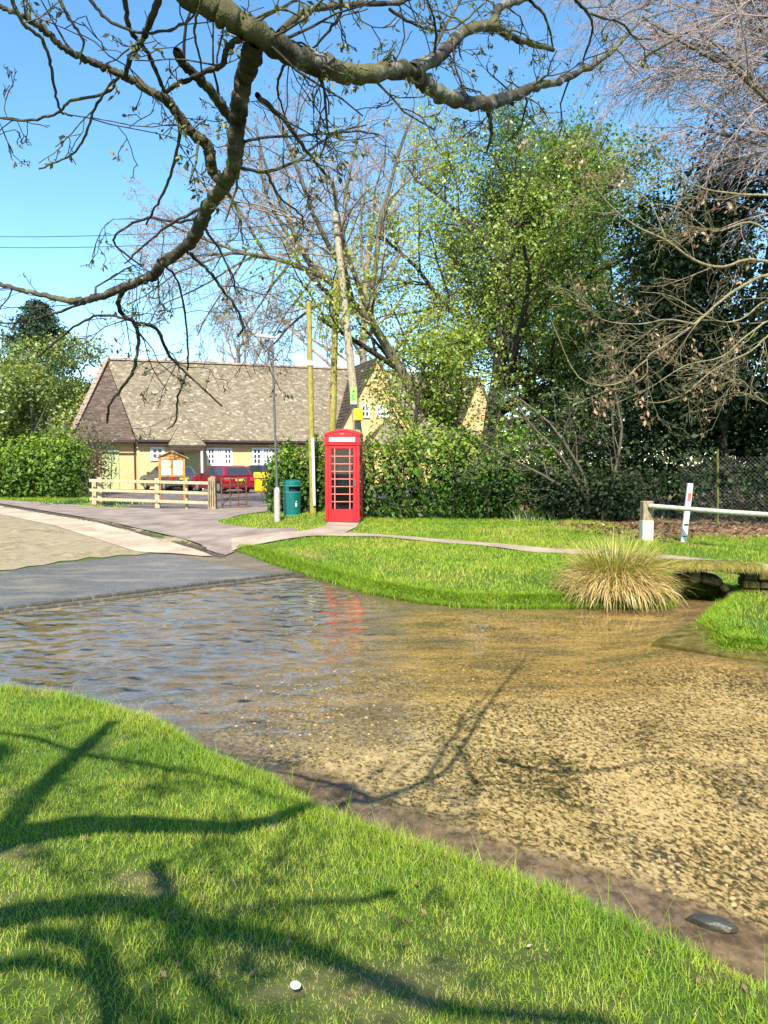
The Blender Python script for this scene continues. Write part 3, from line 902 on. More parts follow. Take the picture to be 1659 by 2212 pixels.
for i in range(12):
    x0 = -w + 2*w*i/12; x1 = -w + 2*w*(i+1)/12
    zz = lambda x: z0 + .028 + r_*(1-(x/a_)**2)
    g.bar((x0, -w-.034, zz(x0)), (x1, -w-.034, zz(x1)), .03, .045)
g.make('pediment_moulding', M['red'], TB, local=True)
g = Geo()
g.box(-.05, .05, -w-.034, -w-.0245, z0+.03, z0+.045)
for k, dx in enumerate((-.045, -.022, 0, .022, .045)):
    g.box(dx-.008, dx+.008, -w-.033, -w-.0245, z0+.046, z0+.07+.008*(k % 2))
g.make('crown_emblem', M['red_bar'], TB, local=True)
def text_mesh(body, size, mat, name, parent, loc, rot=(math.pi/2,0,0), extrude=.003, sx=1.0):
    cu = bpy.data.curves.new(name, 'FONT'); cu.body = body; cu.size = size; cu.extrude = extrude
    cu.align_x = 'CENTER'; cu.align_y = 'CENTER'
    t = bpy.data.objects.new(name, cu); COL.objects.link(t)
    dg = bpy.context.evaluated_depsgraph_get(); dg.update()
    me = bpy.data.meshes.new_from_object(t.evaluated_get(dg))
    COL.objects.unlink(t); bpy.data.objects.remove(t); bpy.data.curves.remove(cu)
    me.name = name
    o = link(name, me, mat, parent)
    o.location = loc; o.rotation_euler = rot; o.scale = (sx, 1, 1)
    return o
for k, (rz, c, s_) in enumerate(((0,1,0),(math.pi/2,0,1),(-math.pi/2,0,-1))):
    rot = Matrix.Rotation(rz, 4, 'Z')
    sp = Geo().box(-.34, .34, -w-.0195, -w-.0125, 2.155, 2.265).make('sign_panel', M['opal'], fs, local=True)
    sp.data.transform(rot)
    l = rot @ Vector((0, -w-.0215, 2.21))
    text_mesh('TELEPHONE', .105, M['black'], 'lettering', sp, l, (math.pi/2, 0, rz), .001, .98)
def glazed(name, rz, door):
    """one glazed side, front towards -y"""
    rot = Matrix.Rotation(rz, 4, 'Z')
    hw = w-.086
    def fin(o): o.data.transform(rot); return o
    yy = -w+.012; th = .045
    f = Geo()
    f.box(-hw, -hw+.085, yy, yy+th, .062, 2.054); f.box(hw-.085, hw, yy, yy+th, .062, 2.054)
    f.box(-hw+.0855, hw-.0855, yy, yy+th, .062, .37); f.box(-hw+.0855, hw-.0855, yy, yy+th, 1.97, 2.054)
    d = fin(f.make(name, M['red'], TB, local=True, bevel=.006))
    lo, hi = .371, 1.969; iw = hw-.0865
    cuts = [-iw, -iw+.085, iw-.085, iw]
    b = Geo()
    for x in cuts[1:-1]: b.box(x-.011, x+.011, yy+.006, yy+.030, lo, hi)
    for r in range(1, 8):
        z = lo+(hi-lo)*r/8
        for c in range(3):
            b.box(cuts[c]+(.0115 if c else 0), cuts[c+1]-(.0115 if c < 2 else 0), yy+.004, yy+.028, z-.011, z+.011)
    fin(b.make('glazing_bar', M['red_bar'], d, local=True))
    for r in range(8):
        for c in range(3):
            za = lo+(hi-lo)*r/8+.012; zb = lo+(hi-lo)*(r+1)/8-.012
            fin(Geo().box(cuts[c]+.012, cuts[c+1]-.012, yy+.014, yy+.018, za, zb).make('pane', M['glass'], d, local=True))
    if door:
        fin(Geo().box(hw-.06, hw-.02, yy-.03, yy-.001, .98, 1.16).make('handle', M['galv'], d, local=True, bevel=.006))
glazed('door', 0, True)
glazed('side_panel', math.pi/2, False)
glazed('side_panel', -math.pi/2, False)
Geo().box(-w+.086, w-.086, w-.07, w-.03, .062, 2.054).make('back_panel', M['inside'], TB, local=True)
Geo().box(-.20, .20, w-.25, w-.072, .95, 1.5).make('payphone', M['phone'], TB, local=True, bevel=.02)
Geo().box(-.33, .33, w-.30, w-.072, .80, .84).make('shelf', M['inside'], TB, local=True)

# ------------------------------------------------------------------ litter bin, lamp, poles
bp = at(631, 1111, 21.9); bp[2] = gz(bp[0], bp[1])
BIN = empty('litter_bin', bp, 'round teal green litter bin by the hedge', 'litter bin', None, R(10))
r = .25
bl = Geo()
N = 32
def arc(r0, z_a, z_b, a0, a1, k, g, rin):
    for i in range(k):
        t0 = a0+(a1-a0)*i/k; t1 = a0+(a1-a0)*(i+1)/k
        g.put([(rr_*math.cos(t), rr_*math.sin(t), z) for rr_ in (r0, rin) for t in (t0, t1) for z in (z_a, z_b)],
              [(0,2,3,1),(4,5,7,6),(1,3,7,5),(0,4,6,2)] + ([(0,1,5,4)] if i == 0 else []) + ([(2,6,7,3)] if i == k-1 else []))
bl.lathe([(r*.95,0.0),(r*.97,.02),(r,.68)], n=N)
bl.make('body', M['bin'], BIN, local=True)
g = Geo(); mid = -math.pi/2 + R(28)
arc(r, .681, .86, mid+R(52), mid+R(308), 24, g, r-.02)
g.make('upper_shell', M['bin'], BIN, local=True)
Geo().lathe([(r-.06,.682),(r-.06,.859)], n=20).make('inner_liner', M['inside'], BIN, local=True)
Geo().lathe([(r+.018,.861),(r+.02,.90),(r+.012,.96),(r-.03,1.0),(.08,1.02)], n=N).make('lid', M['bin'], BIN, local=True)
g = Geo(); arc(r+.022, .835, .8605, 0, 2*math.pi, 32, g, r-.01); arc(r+.012, .655, .6805, 0, 2*math.pi, 32, g, r-.0) 
arc(r*.95+.016, .0, .03, 0, 2*math.pi, 32, g, r*.93)
g.make('rim', M['bin_rim'], BIN, local=True)
g = Geo()
ea = -math.pi/2 + R(24)
def ep(da, z): t = ea+da; return ((r+.004)*math.cos(t), (r+.004)*math.sin(t), z)
g.bar(ep(0,.30), ep(0,.36), .05, .012, (math.cos(ea), math.sin(ea), 0))
g.bar(ep(-.08,.26), ep(0,.31), .022, .012, (math.cos(ea), math.sin(ea), 0))
g.bar(ep(.08,.26), ep(.02,.31), .022, .012, (math.cos(ea), math.sin(ea), 0))
g.lathe([(.0,-.02),(.02,0),(.0,.02)], ep(.02,.40), 8, False)
g.make('emblem', M['white'], BIN, local=True)

lp = at(599, 1127, 20.6); lp[2] = gz(lp[0], lp[1])
LAMP = empty('street_lamp', lp, 'slim grey steel street lamp with flat head beside the bin', 'street lamp')
top = at(588, 742, 20.6)
Geo().lathe([(.085,-.05),(.085,.82),(.07,.88),(.045,.92)], lp, 14).make('base_sleeve', M['galv_pale'], LAMP, smooth=False)
Geo().tube([lp+np.array([0,0,.88]), top], [.036,.028], 12).make('pole', M['galv'], LAMP, smooth=True)
hd = at(567, 733, 20.6)
lh = Geo()
prof = [(-.30,0),(-.26,.035),(0,.06),(.22,.05),(.28,0),(.2,-.025),(-.2,-.035)]
lh.prism(prof, 'y', -.11, .11)
o = lh.make('lamp_head', M['galv_pale'], LAMP, local=True, bevel=.02)
o.location = tuple(hd - lp + np.array([.08,0,.06])); o.rotation_euler = (R(8), R(8), 0)
Geo().box(-.2,.1,-.08,.08,-.05,-.036).make('lens', M['opal'], o, local=True)
Geo().lathe([(.045,-.06),(.05,0),(.04,.07)], top, 12).make('head_collar', M['galv'], LAMP)

def pole(name, px0, py0, px1, py1, y, r0, r1, mat, label, group='timber poles behind the telephone box'):
    b = at(px0, py0, y); t = at(px1, py1, y)
    d = (t-b); k = (gz(b[0], b[1]) - b[2])/d[2]
    g0 = b + d*k; g0[2] -= .05
    P = empty(name, g0, label, 'pole', group)
    n = 8; pts = [g0+(t-g0)*i/n for i in range(n+1)]
    Geo().tube(pts, np.linspace(r0, r1, n+1), 14).make('shaft', mat, P, smooth=True)
    Geo().lathe([(r1,-.02),(r1*1.02,.0),(r1*.6,.03)], t, 12).make('pole_cap', mat, P)
    return P, g0, t
P1, a, b = pole('timber_pole', 676, 1100, 667, 655, 22.3, .095, .075, M['pole_green'], 'short mossy timber pole with white conduit, left of the telephone box')
m0 = a+(b-a)*.05; m1 = a+(b-a)*.37
Geo().tube([m0+np.array([.055,-.10,0]), m1+np.array([.05,-.095,0])], .04, 8).make('conduit', M['white'], P1, smooth=True)
m2 = a+(b-a)*.71
Geo().lathe([(.11,0),(.11,.12)], m2, 14).make('band', M['white'], P1)
P2, a2, b2 = pole('timber_pole', 716, 1000, 727, 600, 25.0, .13, .09, M['pole_green'], 'tall yellow-green timber pole directly behind the telephone box')
P3, a3, b3 = pole('telegraph_pole', 772, 925, 724, 460, 24.0, .15, .10, M['pole_grey'], 'tallest grey timber pole, leaning left over the telephone box')
for k, f_ in enumerate((.97, .93)):
    c = a3+(b3-a3)*f_
    Geo().bar(c+np.array([-.16,-.13,0]), c+np.array([.16,-.13,0]), .05, .06).make('bracket', M['galv'], P3)
# sign and yellow cabinet on the tall pole
c = at(764, 855, 23.75)
SG = empty('green_sign', c, 'lime green sign with dark symbol on the tall grey pole', 'sign')
Geo().box(-.10,.10,0,.03,-.26,.26).make('plate', M['green_sign'], SG, local=True, bevel=.008)
Geo().lathe([(.0,-.02),(.035,0),(0,.02)], (0,-.012,.15), 10, False).make('symbol', M['green_dark'], SG, local=True)
pts = [(-.05+.0*i, -.008, 0) for i in range(2)]
pts = [(-.045*math.cos(t), -.006, -.03-.09*math.sin(t)*.9) for t in np.linspace(-.9, 2.2, 9)]
Geo().tube(pts, .012, 6).make('symbol', M['green_dark'], SG, local=True)
Geo().box(-.09,.09,-.006,-.001,-.25,-.17).make('caption_strip', M['white'], SG, local=True)
c = at(774, 895, 23.6)
CB = empty('yellow_cabinet', c, 'yellow cabinet under the green sign behind the telephone box', 'cabinet')
Geo().box(-.14,.14,-.0,.16,-.19,.18).make('case', M['yellow'], CB, local=True, bevel=.02)
Geo().box(-.11,.11,-.012,-.002,-.15,.14).make('door', M['yellow'], CB, local=True, bevel=.004)

# overhead cables
def cable(p, q, sag, label):
    p = np.array(p); q = np.array(q)
    t = np.linspace(0, 1, 22)[:, None]
    pts = p*(1-t)+q*t; pts[:, 2] -= sag*4*(t*(1-t))[:, 0]
    o = Geo().tube(pts, .012, 5).make('overhead_cable', M['wire'])
    return tag(o, label, 'cable', 'overhead cables')
cable(at(-260,500,36), a3+(b3-a3)*.97+np.array([-.15,-.16,0]), .35, 'upper of the two black overhead cables crossing the sky')
cable(at(-260,522,36), a3+(b3-a3)*.93+np.array([-.15,-.16,0]), .35, 'lower of the two black overhead cables crossing the sky')
cable(at(262,704,50), a3+(b3-a3)*.93+np.array([.15,-.16,0]), .3, 'thin overhead cable rising from the hall roof to the tall pole')

# ------------------------------------------------------------------ left fence, gate, notice board
fpx = [(217,1094,28.2),(341,1097,27.2),(404,1098,26.9)]
fp = []
for px, py, y in fpx:
    p = at(px, py, y); p[2] = gz(p[0], p[1]); fp.append(p)
gp = at(459, 1098, 26.4); gp[2] = gz(gp[0], gp[1])
FE = empty('rail_fence', fp[0], 'pale new timber three-rail fence at the car park entrance', 'fence')
for i, p in enumerate(fp):
    wdt = .17 if i < 2 else .08
    Geo().box(p[0]-wdt/2, p[0]+wdt/2, p[1]-.06, p[1]+.06, p[2]-.1, p[2]+(1.06 if i != 0 else 1.08)).make('post', M['timber'], FE, bevel=.01)
p = fp[0]+np.array([-.30,.25,0])
Geo().box(p[0]-.08, p[0]+.08, p[1]-.06, p[1]+.06, p[2]-.1, p[2]+1.0).make('post', M['timber'], FE, bevel=.01)
for z in (.25, .58, .93):
    s = fp[0]+np.array([-.35,-.085,z+.03]); e = gp+np.array([-.06,-.03,z-.02])
    k = .5
    mpt = fp[1]+np.array([0,-.085,z])
    Geo().bar(s, mpt+np.array([-.005,0,0]), .045, .105).make('rail', M['timber'], FE, bevel=.006)
    Geo().bar(mpt+np.array([.005,0,0]), e, .045, .105).make('rail', M['timber'], FE, bevel=.006)
GP = empty('gate_post', gp, 'thick weathered timber gate post at the fence end', 'post')
Geo().prism([(-.14,-.1),(.14,-.1),(.13,1.10),(.02,1.17),(-.12,1.08)], 'y', -.13, .13).make('post', M['oldtimber'], GP, local=True, bevel=.02)
for k in range(3):
    Geo().box(-.08+.07*k, -.06+.07*k, -.137, -.131, .1, 1.0).make('crack', M['bark_dark'], GP, local=True)
gt = gp+np.array([.30,.10,0])
GT = empty('metal_gate', gt, 'open rusty metal gate beside the weathered post', 'gate', None, R(58))
for z in (.12, .38, .62, .84, 1.06):
    Geo().bar((0,0,z), (1.25,0,z), .03, .035).make('rail', M['oldtimber'] if z > 1 else M['rust'], GT, local=True)
for x in (0, .42, .83, 1.25):
    Geo().bar((x,0,.08), (x,0,1.1), .035, .035, (0,1,0)).make('upright', M['rust'], GT, local=True)
Geo().bar((.02,.03,.12), (1.22,.03,1.04), .03, .03).make('brace', M['galv'], GT, local=True)

nb = at(373, 1090, 30.0); nb[2] = gz(nb[0], nb[1])
NB = empty('notice_board', nb, 'wooden notice board with small pitched roof and pinned papers', 'notice board', None, R(4))
hw = .47
for sx in (-1, 1):
    Geo().box(sx*hw-.045, sx*hw+.045, -.045, .045, -.1, 1.80).make('post', M['orange_wood'], NB, local=True, bevel=.006)
Geo().box(-hw+.046, hw-.046, -.01, .02, 1.08, 1.78).make('board', M['paper_tan'], NB, local=True)
g = Geo()
g.box(-hw+.046, hw-.046, -.04, -.011, 1.07, 1.13); g.box(-hw+.046, hw-.046, -.04, -.011, 1.74, 1.79); g.box(-.03,.03,-.04,-.011,1.131,1.739)
g.make('board_frame', M['orange_wood'], NB, local=True)
Geo().prism([(-hw-.08,1.805),(hw+.08,1.805),(0,2.03)], 'y', -.035, .035).make('gable', M['orange_wood'], NB, local=True)
for sx in (-1, 1):
    Geo().bar((sx*(hw+.2),0,1.775), (sx*.012,0,2.062), .24, .03, (0,0,1)).make('board_roof', M['oldtimber'], NB, local=True)
for x0, x1, z0_, z1_, mt in ((-.40,-.16,1.42,1.72,'paper'),(-.30,-.06,1.14,1.40,'paper'),(-.15,-.05,1.5,1.7,'paper_tan'),(.20,.40,1.44,1.73,'paper'),(.06,.20,1.16,1.42,'paper_blue'),(.22,.34,1.15,1.36,'paper'),(.06,.17,1.48,1.70,'paper_blue'),(-.41,-.32,1.15,1.35,'paper_blue')):
    Geo().box(x0, x1, -.016, -.0105, z0_, z1_).make('notice', M[mt], NB, local=True)

# ------------------------------------------------------------------ cars
def car(name, loc, heading, paint, label, style='hatch'):
    C = empty(name, loc, label, 'car', 'cars parked outside the hall', heading)
    L, Wd = 4.2, 1.70     # rear at y=0, front at +y
    hw = Wd/2
    low = [(0.02,.30),(0,.55),(.06,.88),(.5,.93),(3.0,.93),(3.95,.80),(4.16,.62),(4.2,.35),(3.9,.22),(3.72,.22),(3.68,.40),(3.55,.56),(3.36,.62),(3.16,.56),(3.04,.40),(3.0,.22),(1.16,.22),(1.12,.40),(1.0,.56),(.8,.62),(.6,.56),(.48,.40),(.44,.22),(.2,.22)]
    Geo().prism(low, 'x', -hw, hw).make('body', paint, C, local=True, bevel=.035, seg=2)
    cab = [(.10,.90),(.42,1.36),(.75,1.43),(1.75,1.43),(2.25,1.36),(3.05,.90)]
    g = Geo(); n = len(cab)
    v = []
    for s in (-1, 1):
        for (y, z) in cab:
            tuck = (z-.9)/.53*.17
            v.append((s*(hw-.04-tuck), y, z))
    g.put(v, [tuple(range(n))[::-1], tuple(range(n, 2*n))] + [(i,(i+1) % n, n+(i+1) % n, n+i) for i in range(n)])
    g.make('cabin', paint, C, local=True, bevel=.03)
    def pane(pts):
        P = [Vector(p) for p in pts]; nr = (P[1]-P[0]).cross(P[2]-P[0]).normalized()
        ctr = sum(P, Vector())/len(P)
        if nr.dot(ctr-Vector((0,1.6,1.0))) < 0: nr = -nr
        a_ = [p+nr*.012 for p in P]; b_ = [p-nr*.02 for p in P]; m = len(P)
        Geo().put(a_+b_, [tuple(range(m)), tuple(range(m,2*m))[::-1]]+[(i,(i+1) % m,m+(i+1) % m,m+i) for i in range(m)]).make('window', M['carglass'], C, local=True)
    def sx(s, y, z): return (s*(hw-.04-(z-.9)/.53*.17), y, z)
    for s in (-1, 1):
        pane([sx(s,.50,.95), sx(s,.62,1.33), sx(s,1.18,1.37), sx(s,1.18,.95)])
        pane([sx(s,1.28,.95), sx(s,1.28,1.37), sx(s,1.75,1.37), sx(s,2.14,1.30), sx(s,2.14,.95)])
        pane([sx(s,2.22,.95), sx(s,2.22,1.28), sx(s,2.82,.95)])
    pane([(-.66,.15,.96),(.66,.15,.96),(.56,.39,1.32),(-.56,.39,1.32)])
    pane([(-.66,2.97,.95),(.66,2.97,.95),(.55,2.30,1.32),(-.55,2.30,1.32)])
    for s in (-1, 1):
        for y in (.8, 3.36):
            wv = Geo()
            ring = [(.31,-.09),(.33,-.06),(.33,.06),(.31,.09)]
            wv.lathe(ring, n=18)
            wo = wv.make('wheel', M['tyre'], C, local=True)
            wo.rotation_euler = (0, math.pi/2, 0); wo.location = (s*(hw-.11), y, .33)
            rm = Geo().lathe([(.21,-.095),(.19,-.075),(.05,-.1)] if s < 0 else [(.05,.1),(.19,.075),(.21,.095)], n=14).make('rim', M['rim'], wo, local=True)
        Geo().box(s*hw-.26 if s > 0 else -hw+.02, hw-.02 if s > 0 else -hw+.26, -.02, .08, .62, .84).make('tail_light', M['lamp_red'], C, local=True, bevel=.02)
        Geo().box(s*.62-.18, s*.62+.18, 4.02, 4.14, .62, .74).make('headlight', M['lamp_clear'], C, local=True, bevel=.02)
        Geo().box(min(s*(hw+.0), s*(hw+.16)), max(s*(hw+.0), s*(hw+.16)), 2.62, 2.74, .93, 1.05).make('wing_mirror', paint, C, local=True, bevel=.02)
    Geo().box(-.26,.26,-.03,-.008,.64,.75).make('number_plate', M['plate'], C, local=True)
    Geo().box(-hw+.06, hw-.06, -.05, .10, .30, .50).make('bumper', paint, C, local=True, bevel=.03)
    return C
c = at(519, 1064, 39.3); c[2] = .01
car('parked_car', c, R(38), M['carred'], 'dark red hatchback parked behind the wooden gate post')
c = at(398, 1060, 42.6); c[2] = .01
car('parked_car', c, R(40), M['cargrey'], 'charcoal car parked behind the notice board, left of the red car')
c = at(597, 1058, 45.0); c[2] = .01
car('parked_car', c, R(40), M['carnavy'], 'dark navy car mostly hidden beyond the red car')
c = at(1190, 1068, 30.0); c[2] = .01
car('parked_car', c, R(62), M['carblue'], 'blue car glimpsed through the hedge right of the telephone box')
c = at(564, 1059, 42.9); c[2] = .01
YB = empty('grit_bin', c, 'yellow grit bin beside the red car', 'grit bin', None, R(12))
Geo().prism([(-.28,.0),(.28,.0),(.34,.85),(-.34,.7)], 'x', -.36, .36).make('tub', M['yellow'], YB, local=True, bevel=.03)
Geo().prism([(-.40,.705),(.40,.875),(.38,.97),(-.05,1.05),(-.38,.80)], 'x', -.41, .41).make('lid', M['yellow'], YB, local=True, bevel=.03)

# ------------------------------------------------------------------ right fence, gauge post, mesh fence
rp = at(1396, 1161, 16.2); rp[2] = gz(rp[0], rp[1])
RF = empty('pole_rail_fence', rp, 'low barrier of one round pale rail on a squat post by the culvert', 'fence')
Geo().box(rp[0]-.11, rp[0]+.11, rp[1]-.11, rp[1]+.11, rp[2]-.1, rp[2]+.84).make('post', M['oldtimber'], RF, bevel=.015)
Geo().box(rp[0]-.114, rp[0]+.114, rp[1]-.114, rp[1]+.114, rp[2]-.08, rp[2]+.44).make('painted_foot', M['cream'], RF, bevel=.012)
re_ = at(1760, 1119, 13.0)
s = at(1404, 1093, 16.05)
Geo().tube([s, s+(re_-s)*.5+np.array([0,0,-.01]), re_], .048, 10).make('rail', M['lichen_pole'], RF, smooth=True)
Geo().box(re_[0]-.02, re_[0]+.20, re_[1]-.1, re_[1]+.1, -.2, re_[2]+.15).make('post', M['oldtimber'], RF, bevel=.012)
s = at(1424, 1166, 16.0); e = at(1760, 1218, 12.9)
o = Geo().tube([s, (s+e)/2, e], .028, 8).make('lower_rail', M['rust'], RF, smooth=True)
gb = at(1476, 1171, 15.7); gtp = at(1491, 1044, 15.6); gb[2] -= .03
GG = empty('gauge_post', gb, 'leaning white marker post with faded red band behind the low rail', 'post')
d = gtp-gb
Geo().bar(gb, gtp, .105, .07, (0,-1,0)).make('board', M['white'], GG, bevel=.006)
for f0, f1, mt in ((.70,.84,'red_bar'),(.30,.335,'slab_dark'),(.115,.13,'slab_dark')):
    p_, q_ = gb+d*f0+np.array([0,-.036,0]), gb+d*f1+np.array([0,-.036,0])
    Geo().bar(p_, q_, .09 if mt != 'red_bar' else .07, .006, (0,-1,0)).make('mark', M[mt], GG)

cl0 = np.array([7.4, 19.2]); cl1 = np.array([12.5, 17.6])
CF = empty('chain_link_fence', (*cl0, 0), 'grey chain link fence in the shade under the evergreens', 'fence')
d = (cl1-cl0); Ln = np.linalg.norm(d); d = d/Ln
T = Tubes(); Hc = 1.75; sp_ = .095
for k in range(int((Ln+Hc)/sp_)):
    for sgn in (1, -1):
        s0 = k*sp_ - (Hc if sgn > 0 else 0)
        pts = []
        for t in (0, 1):
            x = s0 + sgn*Hc*t if sgn > 0 else s0 - Hc*t
            pts.append((x, Hc*t))
        (xa, za), (xb, zb) = pts
        ta, tb_ = 0, 1
        for lim, lo in ((0, True), (Ln, False)):
            if xa == xb: continue
            tt = (lim-xa)/(xb-xa)
            if (xb > xa) == lo: ta = max(ta, tt)
            else: tb_ = min(tb_, tt)
        if ta >= tb_: continue
        p = [np.array([*(cl0+d*(xa+(xb-xa)*t)), .02+Hc*t]) for t in (ta, tb_)]
        T.add(p, [.0016,.0016], 3)
o = T.make('wire_mesh', M['wire_grey'], CF); o['kind'] = 'stuff'
for k in range(3):
    p = cl0+d*(.9+Ln*k/2.4)
    Geo().tube([(*p,-.05),(p[0]-.06,p[1],1.95)], .028, 8).make('post', M['post_mossy'], CF, smooth=True)

# wooden rails glimpsed behind the hedge
a = at(1125, 1034, 26); b = at(1222, 1040, 25)
WF = empty('paddock_fence', (a[0], a[1], 0), 'old grey timber rails in shade behind the hedge', 'fence')
for z in (.42, 1.0):
    Geo().bar((a[0],a[1],z), (b[0],b[1],z), .06, .14).make('rail', M['oldtimber'], WF)
for f_ in (.05, .72):
    p = a+(b-a)*f_
    Geo().box(p[0]-.09,p[0]+.09,p[1]+.04,p[1]+.2,-.05,1.12).make('post', M['oldtimber'], WF)

# ------------------------------------------------------------------ culvert and mossy slab
cv = spot(1518, 1299, W); 
CV = empty('culvert', (cv[0], cv[1], W), 'mossy stone culvert mouth with dark opening beside the tussock', 'culvert', None, R(-14))
# arch voussoirs and side walls (front towards -y)
ow, oh = .32, .26
k = 6
cutsA = [0]+sorted(min(.97,max(.03,(q_+random.uniform(-.3,.3))/k)) for q_ in range(1,k))+[1]
for i in range(k):
    t0 = math.pi*cutsA[i]+.02; t1 = math.pi*cutsA[i+1]-.02
    ro = .13+random.uniform(-.05,.05)
    pts = [(ow*math.cos(t0), oh*math.sin(t0)), ((ow+ro)*math.cos(t0), (oh+ro)*math.sin(t0)), ((ow+ro)*math.cos(t1), (oh+ro)*math.sin(t1)), (ow*math.cos(t1), oh*math.sin(t1))]
    Geo().prism(pts, 'y', random.uniform(-.10,.02), .5).make('arch_stone', M['moss_dark'], CV, local=True, bevel=.03)
for sgn in (-1, 1):
    z = -.28
    while z < .32:
        h = random.uniform(.10,.15); x = ow+.20
        for c in range(2):
            wd = random.uniform(.16,.22)
            Geo().box(*(sorted((sgn*x, sgn*(x+wd-.012)))), random.uniform(-.04,.02), .45, z, z+h-.012).make('wall_stone', M['moss_dark'] if random.random() < .7 else M['moss'], CV, local=True, bevel=.02)
            x += wd
        z += h
for sgn in (-1, 1):
    Geo().box(*(sorted((sgn*(ow+.002), sgn*(ow+.19)))), 0, .45, -.28, -.01).make('jamb_stone', M['moss'], CV, local=True, bevel=.02)
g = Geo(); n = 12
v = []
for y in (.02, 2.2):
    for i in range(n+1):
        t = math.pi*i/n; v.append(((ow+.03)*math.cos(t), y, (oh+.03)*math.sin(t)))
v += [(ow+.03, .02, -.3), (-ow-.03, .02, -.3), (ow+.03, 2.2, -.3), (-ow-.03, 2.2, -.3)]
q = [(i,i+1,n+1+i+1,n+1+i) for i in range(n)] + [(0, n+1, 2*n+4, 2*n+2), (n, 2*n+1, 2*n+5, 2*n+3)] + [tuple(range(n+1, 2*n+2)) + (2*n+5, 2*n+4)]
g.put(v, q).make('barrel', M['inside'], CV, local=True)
Geo().box(-.75,.75,-.06,.5,.42,.52).make('cap_slab', M['moss_dark'], CV, local=True, bevel=.03)

def p3(px, py, z): return spot(px, py, z)
A = [p3(1408,1388,W-.01), p3(1500,1338,W+.05), p3(1555,1372,W+.07), p3(1600,1398,W+.06), p3(1720,1410,W+.07), p3(1720,1432,W+.015), p3(1560,1412,W+.02), p3(1480,1398,W+.01)]
g = Geo(); n = len(A); ctr = sum(A)/n + np.array([0,0,.012])
g.put(A + [p-np.array([0,0,.25]) for p in A] + [ctr], [(i,(i+1) % n,2*n) for i in range(n)] + [(i,n+i,n+(i+1) % n,(i+1) % n) for i in range(n)])
sb = g.make('mossy_apron', M['moss'])
tag(sb, 'flat mossy stone apron at the water edge below the right bank', 'stone apron')

# ------------------------------------------------------------------ leaf clouds, trees
def leaves(name, P, size, mat, parent, rng, tint=None, droop=0.0, kind='stuff', aspect=.6, outward=None, hang=False):
    """diamond leaf faces at points P"""
    N = len(P)
    P = np.asarray(P, float)
    nrm = rng.normal(size=(N,3)) + np.array([0,0,.5])
    if outward is not None: nrm = nrm*.75 + outward
    nrm /= np.linalg.norm(nrm, axis=1)[:,None]+1e-9
    ax = rng.normal(size=(N,3)) + np.array([0,0,-droop*2])
    ax -= nrm*(ax*nrm).sum(1)[:,None]; ax /= np.linalg.norm(ax, axis=1)[:,None]+1e-9
    bx = np.cross(nrm, ax)
    s = size*(.4+1.05*rng.random(N)**1.3)[:,None]
    v0 = P; v1 = P+ax*s*.45+bx*s*aspect*.5+nrm*s*.06; v2 = P+ax*s; v3 = P+ax*s*.45-bx*s*aspect*.5+nrm*s*.06
    V = np.stack([v0,v1,v2,v3],1).reshape(-1,3)
    Fq = np.arange(4*N).reshape(N,4)
    if tint is None: tint = rng.random(N)
    o = add_np(name, V, Fq, mat, parent, tint=np.repeat(tint,4))
    if kind: o['kind'] = kind
    return o

def grow(rng, T, pos, d, length, rad, lvl, sp, tips):
    n = sp['seg'][lvl]
    pts = np.empty((n+1,3)); pts[0] = pos
    d = d/np.linalg.norm(d)
    dirs = [d]
    st = length/n; wob = sp['wob'][lvl]; tr = sp['trop'][lvl]
    rn = rng.normal(size=(n,3))*wob
    for i in range(n):
        d = d + rn[i]; d[2] += tr
        d = d/math.sqrt(d[0]*d[0]+d[1]*d[1]+d[2]*d[2])
        pts[i+1] = pts[i]+d*st; dirs.append(d)
    last = lvl == sp['max']
    r1 = max(sp['rmin'], rad*(.45 if not last else .3))
    T[0 if lvl < sp.get('limb', 2) else 1].add(pts, np.linspace(rad, r1, n+1), sp['sides'][lvl], rng.random())
    if last:
        tips.append(pts); return
    nc = sp['n'][lvl]
    for k in range(nc):
        t = sp['t0'][lvl] + (1-sp['t0'][lvl])*((k+rng.random())/nc)
        f = t*n; i = min(n-1, int(f)); p = pts[i]+(pts[i+1]-pts[i])*(f-i)
        pd = dirs[i+1]
        a = rng.normal(size=3); a -= pd*(a@pd); a /= np.linalg.norm(a)+1e-9
        ang = sp['ang'][lvl]*(.7+.6*rng.random())
        nd = pd*math.cos(ang)+a*math.sin(ang)
        if 'bias' in sp: nd = nd + np.array(sp['bias'])
        L = length*sp['lr'][lvl]*(1-.45*t)*(.7+.6*rng.random())
        rr_ = max(sp['rmin'], (rad*(1-t)+r1*t)*sp['rr'][lvl])
        grow(rng, T, p, nd, L, rr_, lvl+1, sp, tips)

def tree(name, label, base, d, length, rad, sp, barkm, twigm, leafm=None, nleaf=0, lsize=.12, seed=1, group=None, spread=.12, cat='tree', tintf=None, droop=.3, leafname='crown'):
    rng = np.random.default_rng(seed)
    E = empty(name, base, label, cat, group)
    T = [Tubes(), Tubes()]; tips = []
    grow(rng, T, np.array(base, float), np.array(d, float), length, rad, 0, sp, tips)
    T[0].make('trunk', barkm, E)
    o = T[1].make('twig', twigm, E)
    if o: o['kind'] = 'stuff'
    if leafm and nleaf:
        tp = np.concatenate(tips)
        nc_ = nleaf//7; ctr_ = tp[rng.integers(0, len(tp), nc_)] + rng.normal(size=(nc_,3))*spread
        P = np.repeat(ctr_, 7, 0) + rng.normal(size=(nc_*7,3))*np.array([.13,.13,.09]); nleaf = len(P)
        tn = rng.random(nleaf)
        if tintf is not None: tn = np.clip(tintf(P, tn), 0, 1)
        leaves(leafname, P, lsize, leafm, E, rng, tint=tn, droop=droop)
    return E, tips
